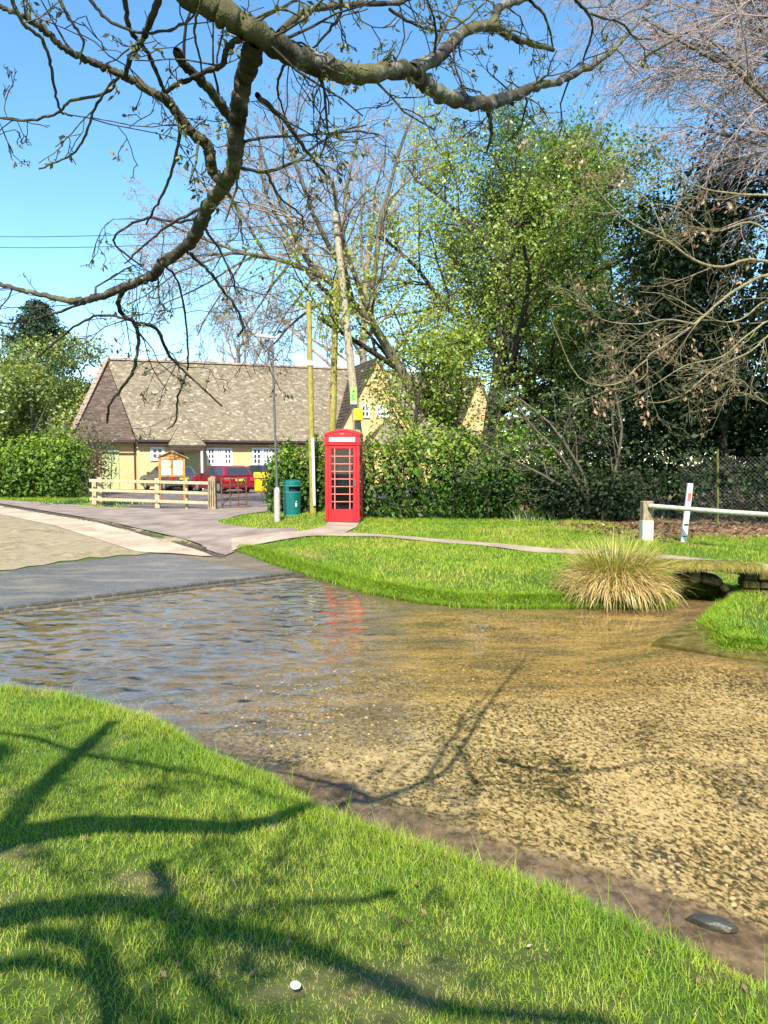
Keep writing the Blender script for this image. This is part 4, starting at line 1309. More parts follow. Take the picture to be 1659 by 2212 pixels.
SPREAD = dict(seg=(9,7,5,3,2), wob=(.06,.14,.17,.2,.2), trop=(.0,.05,.04,.02,0), sides=(10,6,4,3,3), n=(11,8,6,4), t0=(.3,.2,.15,.1), ang=(.95,.85,.8,.8), lr=(.55,.5,.45,.45), rr=(.5,.55,.55,.6), rmin=.008, max=3)

# leafing maples in the middle
b = at(1042, 1085, 28.5); b[2] = 0
sp = dict(SPREAD, n=(22,9,7,4), lr=(.74,.5,.5,.4), t0=(.13,.2,.15,.1), trop=(0,.015,.0,0,0), ang=(1.1,.85,.8,.8))
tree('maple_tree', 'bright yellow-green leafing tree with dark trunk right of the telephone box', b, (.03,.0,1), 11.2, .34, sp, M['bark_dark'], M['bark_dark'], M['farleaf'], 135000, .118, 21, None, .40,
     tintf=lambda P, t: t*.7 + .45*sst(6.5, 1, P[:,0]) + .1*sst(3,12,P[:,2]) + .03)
b = at(1262, 1085, 32); b[2] = 0
sp2 = dict(sp, n=(16,9,7,4), t0=(.2,.2,.15,.1), ang=(.7,.75,.8,.8), lr=(.7,.5,.5,.4), trop=(0,.04,.01,0,0))
tree('maple_tree', 'taller darker green leafing tree behind the bright one', b, (-.02,0,1), 12.3, .34, sp2, M['bark_dark'], M['bark_dark'], M['midleaf'], 90000, .115, 22, None, .42)

b = at(905, 1085, 26.0); b[2] = 0
spq = dict(SPREAD, n=(15,7,5,4), seg=(8,5,4,3), t0=(.35,.2,.15,.1), ang=(1.0,.8,.8,.8), lr=(.55,.5,.5,.4), max=2, limb=1, rmin=.006)
tree('young_tree', 'small bright leafing tree over the hedge in front of the hall gable', b, (-.05,0,1), 5.4, .09, spq, M['bark_dark'], M['bark_dark'], M['farleaf'], 9000, .13, 25, None, .30, tintf=lambda P, t: t*.7+.3)
# bare tree leaning left from the middle trees
rng = np.random.default_rng(33)
b = at(1010, 960, 27); b[2] = 0
E = empty('bare_tree', b, 'leaning bare tree with fine budding twigs over the hall roof', 'tree')
T = [Tubes(), Tubes()]; tips = []
tr_pts = smooth_path([b, at(985,925,27), at(915,880,27), at(860,790,27), at(800,695,27), at(750,645,26.8), at(700,600,26.5), at(600,560,26), at(510,545,25.6)], 4)
T[0].add(tr_pts, np.linspace(.26,.05,len(tr_pts)), 8)
spb = dict(seg=(6,5,4,3), wob=(.13,.16,.2,.2), trop=(.02,-.01,-.03,-.04), sides=(6,4,3,3), n=(9,8,6), t0=(.15,.12,.1), ang=(.8,.8,.8), lr=(.55,.5,.5), rr=(.5,.45,.5), rmin=.0055, max=3, limb=1)
for f_, dd, L, r_ in ((.42,(-.6,-.3,.8),6,.10),(.5,(.1,.4,1),7.5,.11),(.55,(-.9,.2,.5),6,.10),(.62,(-.2,-.4,1),6.5,.10),(.68,(.2,0,1),6.5,.09),(.74,(-.8,-.2,.5),5.5,.08),(.8,(-.5,.3,.9),5,.08),(.88,(-.9,0,.25),4.2,.06),(.93,(-.6,-.3,.8),4,.06),(.98,(-1,.1,-.1),3.2,.05),(.66,(-.7,-.1,-.3),3.4,.06),(.85,(-.5,-.2,-.5),3,.05),(.9,(-.3,-.3,-.7),3.4,.04),(.95,(-.7,0,-.6),3.6,.04),(.98,(-.4,.3,-.5),3.8,.04),(1.0,(-.9,-.2,-.35),4.0,.04),(.8,(-.4,0,-.6),3.2,.04),(1.0,(-.6,.2,.5),4.0,.04)):
    p = tr_pts[int(f_*(len(tr_pts)-1))]
    grow(rng, T, p, np.array(dd, float), L, r_, 0, spb, tips)
T[0].make('trunk', M['bark_grey'], E)
o = T[1].make('twig', M['twig_pink'], E); o['kind'] = 'stuff'
tp = np.concatenate(tips); P = tp[rng.integers(0, len(tp), 5000)]+rng.normal(size=(5000,3))*.05
leaves('bud', P, .06, M['budleaf'], E, rng)
# taller bare trees further back
spc = dict(SPREAD, n=(13,8,7,5), rmin=.013, t0=(.3,.2,.15,.1), trop=(0,.06,.04,.02,0), ang=(.6,.7,.75,.8), lr=(.6,.5,.45,.45))
tree('bare_tree', 'tall pinkish bare tree rising far behind the telephone box', (-1.0,62,0), (0,0,1), 19.5, .4, spc, M['twig_pink'], M['twig_pink'], None, 0, .1, 41)
tree('bare_tree', 'far bare tree behind the hall ridge, left of the poles', (-12.5,66,0), (0,0,1), 11.5, .3, spc, M['twig_pink'], M['twig_pink'], None, 0, .1, 42)

# beech at upper right: trunk right of the frame, bare purple twigs reach in
rng = np.random.default_rng(51)
BB = np.array([12.6,19.5,0])
E = empty('beech_tree', BB, 'tall bare beech with purplish twigs filling the upper right sky', 'tree')
T = [Tubes(), Tubes()]; tips = []
tk = smooth_path([BB, BB+(.1,0,4), BB+(-.1,.1,8), BB+(.1,0,12), BB+(0,0,17)], 5)
T[0].add(tk, np.linspace(.42,.08,len(tk)), 10)
spd = dict(seg=(6,5,4,3), wob=(.09,.12,.15,.18), trop=(-.01,-.03,-.05,-.05), sides=(5,4,3,3), n=(10,8,6), t0=(.12,.1,.1), ang=(.55,.6,.6), lr=(.5,.5,.5), rr=(.5,.45,.5), rmin=.0055, max=3, limb=1, bias=(-.16,0,-.06))
for k in range(17):
    z0_ = 6.2+10.5*(k+rng.random())/17
    p = BB+(0,0,z0_)
    tgt = at(rng.uniform(1420,1640), 400-460*(k+rng.random())/17*1.15-30, rng.uniform(16.5,20.5))
    dd = tgt-p; L = np.linalg.norm(dd)*rng.uniform(.95,1.25)
    grow(rng, T, p, dd/np.linalg.norm(dd)+np.array([0,0,.18]), L, .075, 0, spd, tips)
T[0].make('trunk', M['bark_grey'], E)
o = T[1].make('twig', M['twig_purple'], E); o['kind'] = 'stuff'

# pale sunlit branches entering from the right, with dead leaves
rng = np.random.default_rng(61)
E = empty('hornbeam_tree', (10.2,15.6,0), 'pale bare branches with clinging brown leaves reaching in at right', 'tree')
T = [Tubes(), Tubes()]; tips = []
tk = smooth_path([(10.2,15.6,0),(10.15,15.5,1.5),(10.0,15.4,3.2),(10.2,15.3,5),(10.0,15.2,7.5)], 4)
T[0].add(tk, np.linspace(.2,.08,len(tk)), 8)
def traced(pts, dep0, dep1, r0, r1, start=None, sides=6, k=4):
    P = [at(px, py, dep0+(dep1-dep0)*i/(len(pts)-1)) for i, (px, py) in enumerate(pts)]
    if start is not None: P = [np.array(start)]+P
    P = smooth_path(P, k)
    return P, np.linspace(r0, r1, len(P))
HB = [([(1659,565),(1560,577),(1500,562),(1440,520),(1380,492),(1330,455),(1285,400),(1240,290)], 15.0,13.6,.045,.008,(10.05,15.35,4.6)),
      ([(1440,520),(1405,440),(1360,400),(1300,330),(1262,270)], 14.2,13.6,.02,.006,None),
      ([(1700,600),(1600,620),(1500,700),(1440,745),(1380,790),(1330,830),(1250,815),(1190,690)], 15.0,13.8,.05,.008,(10.05,15.4,4.2)),
      ([(1500,700),(1440,690),(1380,700),(1300,690),(1250,640)], 14.6,14,.025,.006,None),
      ([(1440,745),(1400,770),(1395,810),(1340,840),(1280,830)], 14.4,14,.02,.006,None),
      ([(1700,720),(1620,760),(1540,800),(1480,850),(1420,870),(1370,860)], 15,14.2,.03,.006,(10.15,15.5,3.4)),
      ([(1700,880),(1640,860),(1600,820),(1560,830)], 14.6,14.3,.02,.006,(10.15,15.5,2.6)),
      ([(1700,520),(1620,480),(1540,500),(1470,450),(1400,440)], 15.5,14.8,.04,.006,(10.0,15.3,5.4)),
      ([(1700,430),(1600,420),(1500,400),(1420,330),(1380,250)], 15.5,14.8,.04,.006,(10.0,15.3,6.0)),
      ([(1700,640),(1600,690),(1540,690),(1450,640),(1380,630)], 15.4,14.6,.035,.006,(10.05,15.4,4.0)),
      ([(1700,690),(1620,720),(1560,770),(1480,790),(1400,840),(1330,870)], 15.6,14.4,.035,.006,(10.05,15.4,3.8))]
sph = dict(seg=(4,3,2), wob=(.16,.2,.2), trop=(.02,.01,0), sides=(4,3,3), n=(5,4), t0=(.15,.1), ang=(.7,.7), lr=(.5,.5), rr=(.5,.5), rmin=.0032, max=2, limb=0)
for pts, d0, d1, r0, r1, st in HB:
    P, rd = traced(pts, d0, d1, r0, r1, st)
    T[0].add(P, rd*.75, 6)
    for k in range(6):
        i = int((.25+.75*rng.random())*(len(P)-2))
        dd = (P[i+1]-P[i]); dd = dd/np.linalg.norm(dd) + rng.normal(size=3)*.65
        grow(rng, T, P[i], dd, .9+.8*rng.random(), max(.005, rd[i]*.3), 0, sph, tips)
T[0].make('limb', M['bark_pale'], E)
o = T[1].make('twig', M['bark_pale'], E); o['kind'] = 'stuff'
cl = []
ends = [t[-1] for t in tips]
for k in range(60):
    c = ends[rng.integers(len(ends))]
    cl.append(c + rng.normal(size=(14,3))*np.array([.07,.07,.10]))
leaves('dead_leaf', np.concatenate(cl), .10, M['deadleaf'], E, rng, droop=1.2, aspect=.5)

# low bare scrub leaning left in front of the evergreens
rng = np.random.default_rng(71)
spx = dict(seg=(8,6,4,3), wob=(.10,.15,.2,.2), trop=(-.03,-.03,-.04,-.04), sides=(5,4,3,3), n=(7,5,4), t0=(.25,.15,.1), ang=(.6,.7,.7), lr=(.5,.5,.5), rr=(.45,.5,.6), rmin=.004, max=3, limb=1)
b = at(1290, 1090, 21.5); b[2] = 0
E = empty('bare_shrub', b, 'arching bare scrub with grey twigs left of the evergreens', 'shrub')
T = [Tubes(), Tubes()]; tips = []
for dd, L in (((-.6,-.3,1),4.4),((-.9,-.2,.9),4.4),((.1,-.3,1),4.2),((-.4,-.3,1.1),4.2)):
    grow(rng, T, b+rng.normal(size=3)*np.array([.25,.1,0]), np.array(dd), L, .055, 0, spx, tips)
T[0].make('stem', M['bark_grey'], E)
o = T[1].make('twig', M['bark_grey'], E); o['kind'] = 'stuff'
tp = np.concatenate(tips); P = tp[rng.integers(0, len(tp), 2600)]+rng.normal(size=(2600,3))*.08
leaves('leaf', P, .08, M['midleaf'], E, rng)

# clump-built evergreens and hedges
def blob_cloud(rng, blobs, n, shell=.35):
    """points in lumpy ellipsoids, thicker towards the skin; returns points and outward vectors"""
    w_ = np.array([b[3]*b[4]*b[5] for b in blobs])**(2/3); w_ = w_/w_.sum()
    k = rng.choice(len(blobs), n, p=w_)
    B = np.array(blobs)[k]
    v = rng.normal(size=(n,3)); v /= np.linalg.norm(v, axis=1)[:,None]
    r_ = 1-shell*rng.random(n)**1.6
    lump = 1+.22*np.sin(v[:,0]*9+B[:,0]*3)*np.sin(v[:,2]*8+B[:,1]*5)+.15*rng.normal(size=n)
    P = B[:,:3]+v*B[:,3:6]*(r_*lump)[:,None]
    return P, v
def shrub(name, label, base, blobs, n, size, mat, seed, cat, group=None, stems=14, stemm=None, sr=.03, leafname='foliage', tintf=None, aspect=.6):
    rng = np.random.default_rng(seed)
    E = empty(name, base, label, cat, group)
    P, v = blob_cloud(rng, blobs, n)
    keep = P[:,2] > .03
    P, v = P[keep], v[keep]
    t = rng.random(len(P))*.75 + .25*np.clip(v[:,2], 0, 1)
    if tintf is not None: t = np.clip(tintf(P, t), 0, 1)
    leaves(leafname, P, size, mat, E, rng, tint=t, outward=v*.9, aspect=aspect)
    T = [Tubes(), Tubes()]; tips = []
    sps = dict(seg=(5,4,3), wob=(.12,.2,.2), trop=(.05,.02,0), sides=(5,4,3), n=(6,4), t0=(.2,.2), ang=(.6,.7), lr=(.5,.5), rr=(.6,.6), rmin=.006, max=2, limb=9)
    for k in range(stems):
        bl = blobs[rng.integers(len(blobs))]
        p = np.array([bl[0]+rng.normal()*bl[3]*.4, bl[1]+rng.normal()*bl[4]*.3, 0])
        top = bl[2]+bl[5]*.8
        grow(rng, T, p, np.array([rng.normal()*.15, rng.normal()*.15, 1]), top*.95, sr, 0, sps, tips)
    T[0].make('stem', stemm or M['bark_dark'], E)
    return E
def row_blobs(rng, x0, x1, y0, y1, top, n, rx, ry, jitter=.25):
    out = []
    for i in range(n):
        f_ = (i+.5)/n
        h = top*(1+rng.uniform(-jitter, jitter)*.8)
        out.append((x0+(x1-x0)*f_+rng.uniform(-.2,.2), y0+(y1-y0)*f_+rng.uniform(-.2,.2), h*.5, rx*rng.uniform(.85,1.2), ry*rng.uniform(.85,1.2), h*.52))
    return out
rb = np.random.default_rng(81)
# hedge right of the box
x0 = at(800,1100,22)[0]; x1 = at(1190,1100,22)[0]
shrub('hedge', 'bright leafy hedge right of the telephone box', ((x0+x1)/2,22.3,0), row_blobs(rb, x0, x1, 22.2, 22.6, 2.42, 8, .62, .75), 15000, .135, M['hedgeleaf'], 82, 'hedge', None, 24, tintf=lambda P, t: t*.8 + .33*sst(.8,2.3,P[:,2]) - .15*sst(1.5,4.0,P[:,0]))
# hedge behind the bin
x0 = at(574,1100,23)[0]; x1 = at(700,1100,23)[0]
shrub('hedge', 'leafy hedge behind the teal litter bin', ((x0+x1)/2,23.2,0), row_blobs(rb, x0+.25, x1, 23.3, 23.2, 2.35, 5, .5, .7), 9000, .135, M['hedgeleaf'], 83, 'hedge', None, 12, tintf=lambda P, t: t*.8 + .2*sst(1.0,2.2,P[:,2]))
# low dark brush right of the hedge
x0 = at(1180,1100,21)[0]; x1 = at(1400,1100,21)[0]
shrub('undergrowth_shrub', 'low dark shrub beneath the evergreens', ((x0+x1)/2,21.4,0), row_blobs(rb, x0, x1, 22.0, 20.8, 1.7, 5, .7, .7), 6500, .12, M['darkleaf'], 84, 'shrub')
# left hedge
x0 = at(-150,1080,34)[0]; x1 = at(180,1080,34)[0]
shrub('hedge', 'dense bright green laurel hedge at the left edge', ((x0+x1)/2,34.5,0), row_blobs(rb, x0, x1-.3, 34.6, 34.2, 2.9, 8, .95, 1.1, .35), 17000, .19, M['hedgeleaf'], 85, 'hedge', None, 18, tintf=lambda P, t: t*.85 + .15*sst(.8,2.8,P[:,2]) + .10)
# evergreens at right: three ivy-clad trees
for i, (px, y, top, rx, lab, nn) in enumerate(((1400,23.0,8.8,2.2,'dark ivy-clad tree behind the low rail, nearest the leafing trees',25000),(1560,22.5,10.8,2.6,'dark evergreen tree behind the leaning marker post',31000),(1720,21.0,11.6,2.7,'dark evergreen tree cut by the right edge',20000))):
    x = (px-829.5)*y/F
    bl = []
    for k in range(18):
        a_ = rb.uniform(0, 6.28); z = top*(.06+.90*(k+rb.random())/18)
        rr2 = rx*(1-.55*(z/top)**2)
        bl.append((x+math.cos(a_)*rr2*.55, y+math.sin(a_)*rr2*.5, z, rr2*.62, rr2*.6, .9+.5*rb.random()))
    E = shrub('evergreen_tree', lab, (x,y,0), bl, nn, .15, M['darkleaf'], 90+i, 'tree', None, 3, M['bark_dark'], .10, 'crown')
# conifer and deciduous trees at left
def conifer(px, y, toppx, label, seed, rbase):
    rng = np.random.default_rng(seed)
    x = (px-829.5)*y/F; top = CAM_H+(997-toppx)*y/F
    E = empty('conifer_tree', (x,y,0), label, 'tree')
    T = Tubes(); T.add(np.array([(x,y,0),(x,y,top)]), [.3,.03], 8); T.make('trunk', M['bark_dark'], E)
    P = []
    for k in range(470):
        f_ = rng.random()**.8; z = top*(.12+.86*f_); L = rbase*(1-f_)**.75*(.75+.5*rng.random())+.25
        a_ = rng.random()*6.28
        m = 60; t = rng.random(m)**.6
        q_ = np.stack([x+math.cos(a_)*L*t, y+math.sin(a_)*L*t, z-L*.28*t+.35*t*t*L*.4],1)+rng.normal(size=(m,3))*np.array([.22,.22,.13])
        P.append(q_)
    leaves('crown', np.concatenate(P), .34, M['conifer'], E, rng, droop=.5, aspect=.35)
conifer(92, 60, 652, 'dark blue-green conifer rising above the left trees', 101, 6.4)
for i, (px, y, top, r_, lab, mt, nn) in enumerate(((112,53,11.4,4.9,'olive green tree beside the left end of the hall roof','olive',29000),(35,40,6.2,2.4,'mid green bushy tree above the left hedge','olive',10000),(-90,44,8.6,3.0,'tree cut by the left edge behind the hedge','olive',8000))):
    x = (px-829.5)*y/F
    bl = []
    for k in range(13):
        a_ = rb.uniform(0, 6.28); z = top*(.18+.72*rb.random()); rr2 = r_*(1-.6*((z/top)-.3)**2)
        bl.append((x+math.cos(a_)*rr2*.6, y+math.sin(a_)*rr2*.5, z, rr2*.5, rr2*.5, .9+.6*rb.random()))
    shrub('broadleaf_tree', lab, (x,y,0), bl, nn, .21, M[mt], 110+i, 'tree', None, 3, M['bark_grey'], .11, 'crown')
# brown bush by the hall corner
x = (185-829.5)*38/F
shrub('bare_bush', 'brownish bush against the dark hip roof, above the left hedge', (x,38,0), [(x,38,2.0,1.1,1.0,2.0),(x+.5,38,1.4,.9,.9,1.4)], 2600, .13, M['budleaf'], 121, 'bush', None, 16, M['bark_grey'])
# far wood closing the horizon
rng = np.random.default_rng(131)
bl = [(rng.uniform(2,60), rng.uniform(52,75), rng.uniform(1.5,6.5), rng.uniform(2.5,4), 3, rng.uniform(2,3)) for k in range(60)]
P, v = blob_cloud(rng, bl, 20000)
o = leaves('far_wood', P, .5, M['midleaf'], None, rng, outward=v*.8)
tag(o, 'far green wood behind the hall and trees', 'wood', None, 'stuff')
bl = [(rng.uniform(-75,-24), rng.uniform(58,80), rng.uniform(1.5,4.5), rng.uniform(2.5,4), 3, rng.uniform(2,3)) for k in range(40)]
P, v = blob_cloud(rng, bl, 10000)
o = leaves('far_wood', P, .5, M['midleaf'], None, rng, outward=v*.8)
tag(o, 'far green wood beyond the left trees', 'wood', None, 'stuff')

# ------------------------------------------------------------------ overhanging tree (trunk behind the camera)
rng = np.random.default_rng(201)
TR = np.array([-3.1,-2.6,0])
OT = empty('overhanging_tree', TR, 'large budding tree whose bare limbs overhang the top of the view', 'tree')
tk = smooth_path([TR+(0,0,-.1), TR+(.05,.05,1.5), TR+(.15,.1,3.0), TR+(.3,.2,4.6), TR+(.3,.1,7)], 5)
T = Tubes(); T.add(tk, np.linspace(.42,.22,len(tk)), 14); T.make('trunk', M['bark'], OT)
H = []   # traced limbs: points, depth from-to, width px from-to, start
m_start = TR+(.25,.18,3.9)
H += [([(400,-15),(480,25),(560,75),(640,122),(720,150),(800,160),(885,152),(930,190),(1000,219),(1060,224),(1110,208),(1160,184),(1210,174),(1280,140),(1330,104),(1370,60)], 3.7,5.6, 54,5, m_start),
      ([(885,152),(950,120),(1005,66),(1068,58),(1110,82),(1195,107)], 4.32,5.2, 30,10, None),
      ([(1068,58),(1080,15),(1140,-5),(1220,-60)], 4.85,5.3, 22,6, None),
      ([(555,80),(540,130),(530,165),(515,235),(510,300),(505,360),(480,405),(450,445),(430,490),(405,530),(350,570),(330,595),(280,615),(215,640),(180,650),(125,645),(65,630),(0,615),(-60,600)], 4.05,5.0, 42,6, None),
      ([(490,398),(460,370),(450,320),(420,290),(390,255),(360,215),(340,205),(280,170),(250,155),(190,130),(140,105),(100,70),(65,45),(15,20),(-40,0)], 4.4,4.0, 24,9, None),
      ([(505,262),(470,215),(435,175),(395,135),(382,108)], 4.3,4.1, 22,16, None),
      ([(520,82),(490,105),(480,140),(450,152),(400,175),(360,197)], 4.0,4.2, 14,9, None),
      ([(345,-10),(320,60),(300,95),(280,130),(270,165)], 3.8,4.15, 15,10, None),
      ([(268,-10),(280,60),(310,100),(335,150),(355,202)], 3.9,4.2, 11,8, None),
      ([(20,-15),(50,50),(90,85),(110,140),(120,200),(132,240),(155,250)], 3.9,4.2, 9,4, None),
      ([(255,165),(230,200),(150,220),(125,245),(60,260),(0,255),(-40,258)], 4.15,4.4, 7,4, None),
      ([(245,172),(205,235),(185,290),(155,335),(85,365)], 4.15,4.3, 6,4, None),
      ([(552,205),(610,255),(650,310),(710,385)], 4.1,4.7, 12,6, None),
      ([(515,362),(575,370),(645,345),(690,310),(740,285),(820,290)], 4.35,4.9, 8,4, None),
      ([(530,305),(600,295),(715,287),(790,270)], 4.25,4.8, 7,3, None),
      ([(575,372),(605,425),(650,465),(655,490)], 4.4,4.7, 6,3, None),
      ([(405,545),(450,585),(480,625),(510,665),(525,705),(515,727)], 4.6,4.9, 8,4, None),
      ([(275,615),(255,655),(270,685),(290,697),(298,736),(290,795),(270,830),(239,870),(231,913)], 4.8,5.2, 11,5, None),
      ([(290,697),(337,709),(364,764),(404,807),(478,877)], 4.9,5.3, 9,4, None),
      ([(402,806),(384,866),(380,909),(361,928)], 5.15,5.3, 5,3, None),
      ([(350,572),(380,599),(400,677),(407,775),(404,800)], 4.7,5.1, 5,4, None),
      ([(280,690),(219,681),(168,701),(114,744),(82,771)], 4.9,5.1, 6,4, None),
      ([(205,645),(129,673),(39,697),(-20,694)], 4.9,5.1, 6,3, None),
      ([(388,258),(385,310),(365,390),(340,440),(315,485)], 4.25,4.5, 8,4, None),
      ([(450,440),(360,490),(300,540),(270,570)], 4.5,4.7, 7,3, None),
      ([(430,470),(380,480),(320,470),(260,500),(250,530),(320,585)], 4.6,4.75, 6,4, None),
      ([(600,75),(650,30),(700,15),(780,10),(860,5),(900,-10)], 4.08,4.6, 16,8, None),
      ([(840,20),(915,60),(980,60),(1045,5)], 4.7,4.9, 7,4, None),
      ([(1145,0),(1180,40),(1195,100)], 5.0,5.2, 7,4, None),
      ([(1240,-5),(1270,30),(1280,65),(1260,130)], 5.1,5.3, 7,4, None),
      ([(1270,30),(1340,50),(1370,80),(1410,85)], 5.2,5.5, 6,3, None),
      ([(1050,230),(1062,280),(1052,330)], 4.67,4.8, 12,4, None),
      ([(1100,212),(1108,228)], 4.84,4.84, 12,8, None),
      ([(640,120),(610,150),(600,200),(620,260)], 4.1,4.4, 7,3, None),
      ([(930,125),(960,60),(1000,-10)], 4.5,4.8, 8,5, None),
      ([(120,-15),(150,40),(180,90),(170,140)], 3.8,4.0, 8,4, None),
      ([(440,-10),(420,60),(430,120),(445,190)], 3.7,4.1, 7,3, None),
      ([(190,-10),(230,40),(300,70),(380,60),(430,20)], 3.8,4.0, 8,4, None),
      ([(740,-10),(730,40),(690,90),(650,130)], 4.3,4.4, 8,4, None)]
Tw = [Tubes(), Tubes()]; tips = []
spt = dict(seg=(5,4,3), wob=(.22,.26,.25), trop=(-.01,-.01,0), sides=(4,3,3), n=(3,2), t0=(.3,.3), ang=(.8,.8), lr=(.55,.5), rr=(.65,.7), rmin=.0012, max=2, limb=0)
clus = []
near_d = lambda d: 1.6+(d-4.05)*1.1 if d > 4.05 else 1.6-(4.05-d)*.3
M_ROOT = np.array([TR+(.25,.18,3.1), (-2.5,-.6,2.95), (-1.9,.45,2.85), (-1.4,.74,2.8), (-.92,.80,2.78), (-.62,1.1,2.74)])
for pts, d0, d1, w0, w1, st in H:
    d0, d1 = near_d(d0), near_d(d1); k_ = 9 if w0 > 20 else 6
    if st is not None:
        dk = [1.55,1.57,1.6,1.68,1.75,1.82,1.9,1.95,2.1,2.3,2.5,2.8,3.1,3.5,3.8,4.0]
        P = smooth_path([at(px, py, y_) for (px, py), y_ in zip(pts, dk)], k_); dep = P[:,1].copy()
    else:
        P, _ = traced(pts, d0, d1, 1, 1, None, k=k_); dep = np.linspace(d0, d1, len(P))
    if st is not None:
        P = np.vstack([smooth_path(np.vstack([M_ROOT, P[:1]]), 6)[:-1], P]); nr_ = len(P)-len(dep)
    rd = np.linspace(w0, w1, len(dep))*dep/F/2
    if st is not None: rd = np.concatenate([np.linspace(.12, rd[0], nr_), rd])
    kn = 1+.07*np.sin(np.arange(len(P))*1.9+len(pts))+.03*rng.normal(size=len(P))
    P = P + rng.normal(size=P.shape)*(.06*rd.mean()+.001)
    L_ = Tubes(); L_.add(P, rd*kn, 16 if w0 > 20 else 8, .5, .045 if w0 > 20 else .03, rng)
    L_.make('limb', M['bark'], OT)
    plen = np.linalg.norm(np.diff(P, axis=0), axis=1).sum()
    cnt = int(plen*(7.5 if w0 < 30 else 5))
    for k in range(cnt):
        i = int((.12+.88*rng.random())*(len(P)-2))
        if st is not None and i < nr_: continue
        dd = P[i+1]-P[i]; dd = dd/np.linalg.norm(dd)*.6+rng.normal(size=3)*np.array([.8,.5,.8])
        grow(rng, Tw, P[i], dd, 0.09+.20*rng.random(), max(.0014, min(.004, rd[i]*.4)), 0, spt, tips)
o = Tw[1].make('twig', M['bark'], OT); o['kind'] = 'stuff'
# bursting buds: small drooping leaf clusters on the twig ends
PP = []
for t in tips:
    if rng.random() < .42:
        PP.append(t[-1]+rng.normal(size=(8,3))*.0052)
    if rng.random() < .15:
        PP.append(t[1]+rng.normal(size=(3,3))*.007)
leaves('young_leaf', np.concatenate(PP), .0155, M['budleaf'], OT, rng, droop=.7, aspect=.45)
# limbs over and behind the camera that throw the shadows on the near bank
def shade(pts, zg, h0, h1, r0, r1):
    n = len(pts); out = []
    for i, (px, py) in enumerate(pts):
        g_ = spot(px, py, zg); h = h0+(h1-h0)*i/(n-1)
        out.append(g_ + np.array(SUN)*((h-g_[2])/SUN.z))
    P = smooth_path(out, 5)
    L_ = Tubes(); L_.add(P, .72*np.linspace(r0, r1, len(P))*(1+.1*np.sin(np.arange(len(P))*1.3)), 8); L_.make('limb', M['bark'], OT)
    return P
SH = [([(1075,1612),(1200,1640),(1330,1632),(1450,1612),(1600,1640)], W, 4.1,4.6,.032,.012),
      ([(-120,1930),(0,1812),(55,1738),(112,1662),(170,1592),(225,1530)], 0, 3.4,4.0,.10,.06),
      ([(-100,1590),(60,1592),(160,1618),(330,1640),(470,1662),(560,1692),(690,1722)], -.05, 3.9,4.3,.04,.015),
      ([(-150,2010),(0,1985),(180,1960),(330,1962),(420,1998),(560,2022),(700,2062),(850,2130),(960,2170),(1150,2185),(1330,2195)], 0, 3.3,4.2,.095,.035),
      ([(230,2300),(245,2180),(232,2080),(160,2030),(60,2020)], 0, 3.5,3.5,.06,.05),
      ([(330,1860),(365,1930),(375,1990),(395,2060),(440,2130),(520,2200)], 0, 3.6,3.9,.045,.03),
      ([(850,1900),(760,1930),(650,1935),(560,1980)], 0, 3.8,4.2,.035,.02),
      ([(-100,2120),(60,2080),(160,2100),(260,2160),(380,2230)], 0, 3.6,4.2,.05,.03),
      ([(1000,1600),(1020,1650),(1035,1668)], W, 4.05,4.2,.03,.03)]
Tx = [Tubes(), Tubes()]; tx = []
spy = dict(spt, n=(5,4), rmin=.003, seg=(5,4,3), lr=(.6,.55))
for pts, zg, h0, h1, r0, r1 in SH:
    P = shade(pts, zg, h0, h1, r0, r1)
    for k in range(5):
        i = int(rng.random()*(len(P)-2)); dd = P[i+1]-P[i]
        dd = dd/np.linalg.norm(dd)*.6+rng.normal(size=3)*np.array([.8,.8,.5])
        grow(rng, Tx, P[i], dd, .4+.6*rng.random(), .008, 0, spy, tx)
o = Tx[1].make('twig', M['bark'], OT); o['kind'] = 'stuff'
PP = [t[-1]+rng.normal(size=(3,3))*.02 for t in tx]
leaves('young_leaf', np.concatenate(PP), .055, M['budleaf'], OT, rng, droop=.7, aspect=.5)

# ------------------------------------------------------------------ tussock, grass, leaf litter
def blades(P, h, wd, lean, segs, rng, az=None, curl=1.0, droop=0.0):
    """curved tapering blades; returns V, F list, per-vertex blade index"""
    N = len(P)
    a_ = rng.random(N)*2*math.pi if az is None else az
    dx = np.stack([np.cos(a_), np.sin(a_), np.zeros(N)],1)
    b_ = a_ + math.pi/2 + rng.normal(size=N)*.5
    sd_ = np.stack([np.cos(b_), np.sin(b_), np.zeros(N)],1)
    rings = []
    for k in range(segs+1):
        t = k/segs
        c = P + dx*(lean*h*t**(1+curl*.6))[:,None] + np.array([0,0,1])*(h*(t - (.35+droop)*np.minimum(1.6,lean)*t*t))[:,None]
        w_ = wd*(1-t*.95)*.5 if k < segs else wd*.04
        rings += [c-sd_*(w_)[:,None], c+sd_*(w_)[:,None]]
    V = np.stack(rings,1)           # N, 2(segs+1), 3
    m = 2*(segs+1)
    base = np.arange(N)[:,None]*m
    Fs = [np.stack([base[:,0]+2*k, base[:,0]+2*k+1, base[:,0]+2*k+3, base[:,0]+2*k+2],1) for k in range(segs)]
    return V.reshape(-1,3), np.concatenate(Fs), m
def grass(name, label, pts, h, wd, lean, segs, rng, tint, mat='grass'):
    z = np.maximum(heights(pts[:,0], pts[:,1]), W-.02)-.004
    V, Fq, m = blades(np.column_stack([pts, z]), h, wd, lean, segs, rng)
    o = add_np(name, V, Fq, M[mat], None, tint=np.repeat(np.clip(tint,0,1), m))
    return tag(o, label, None, None, 'stuff')
rng = np.random.default_rng(301)
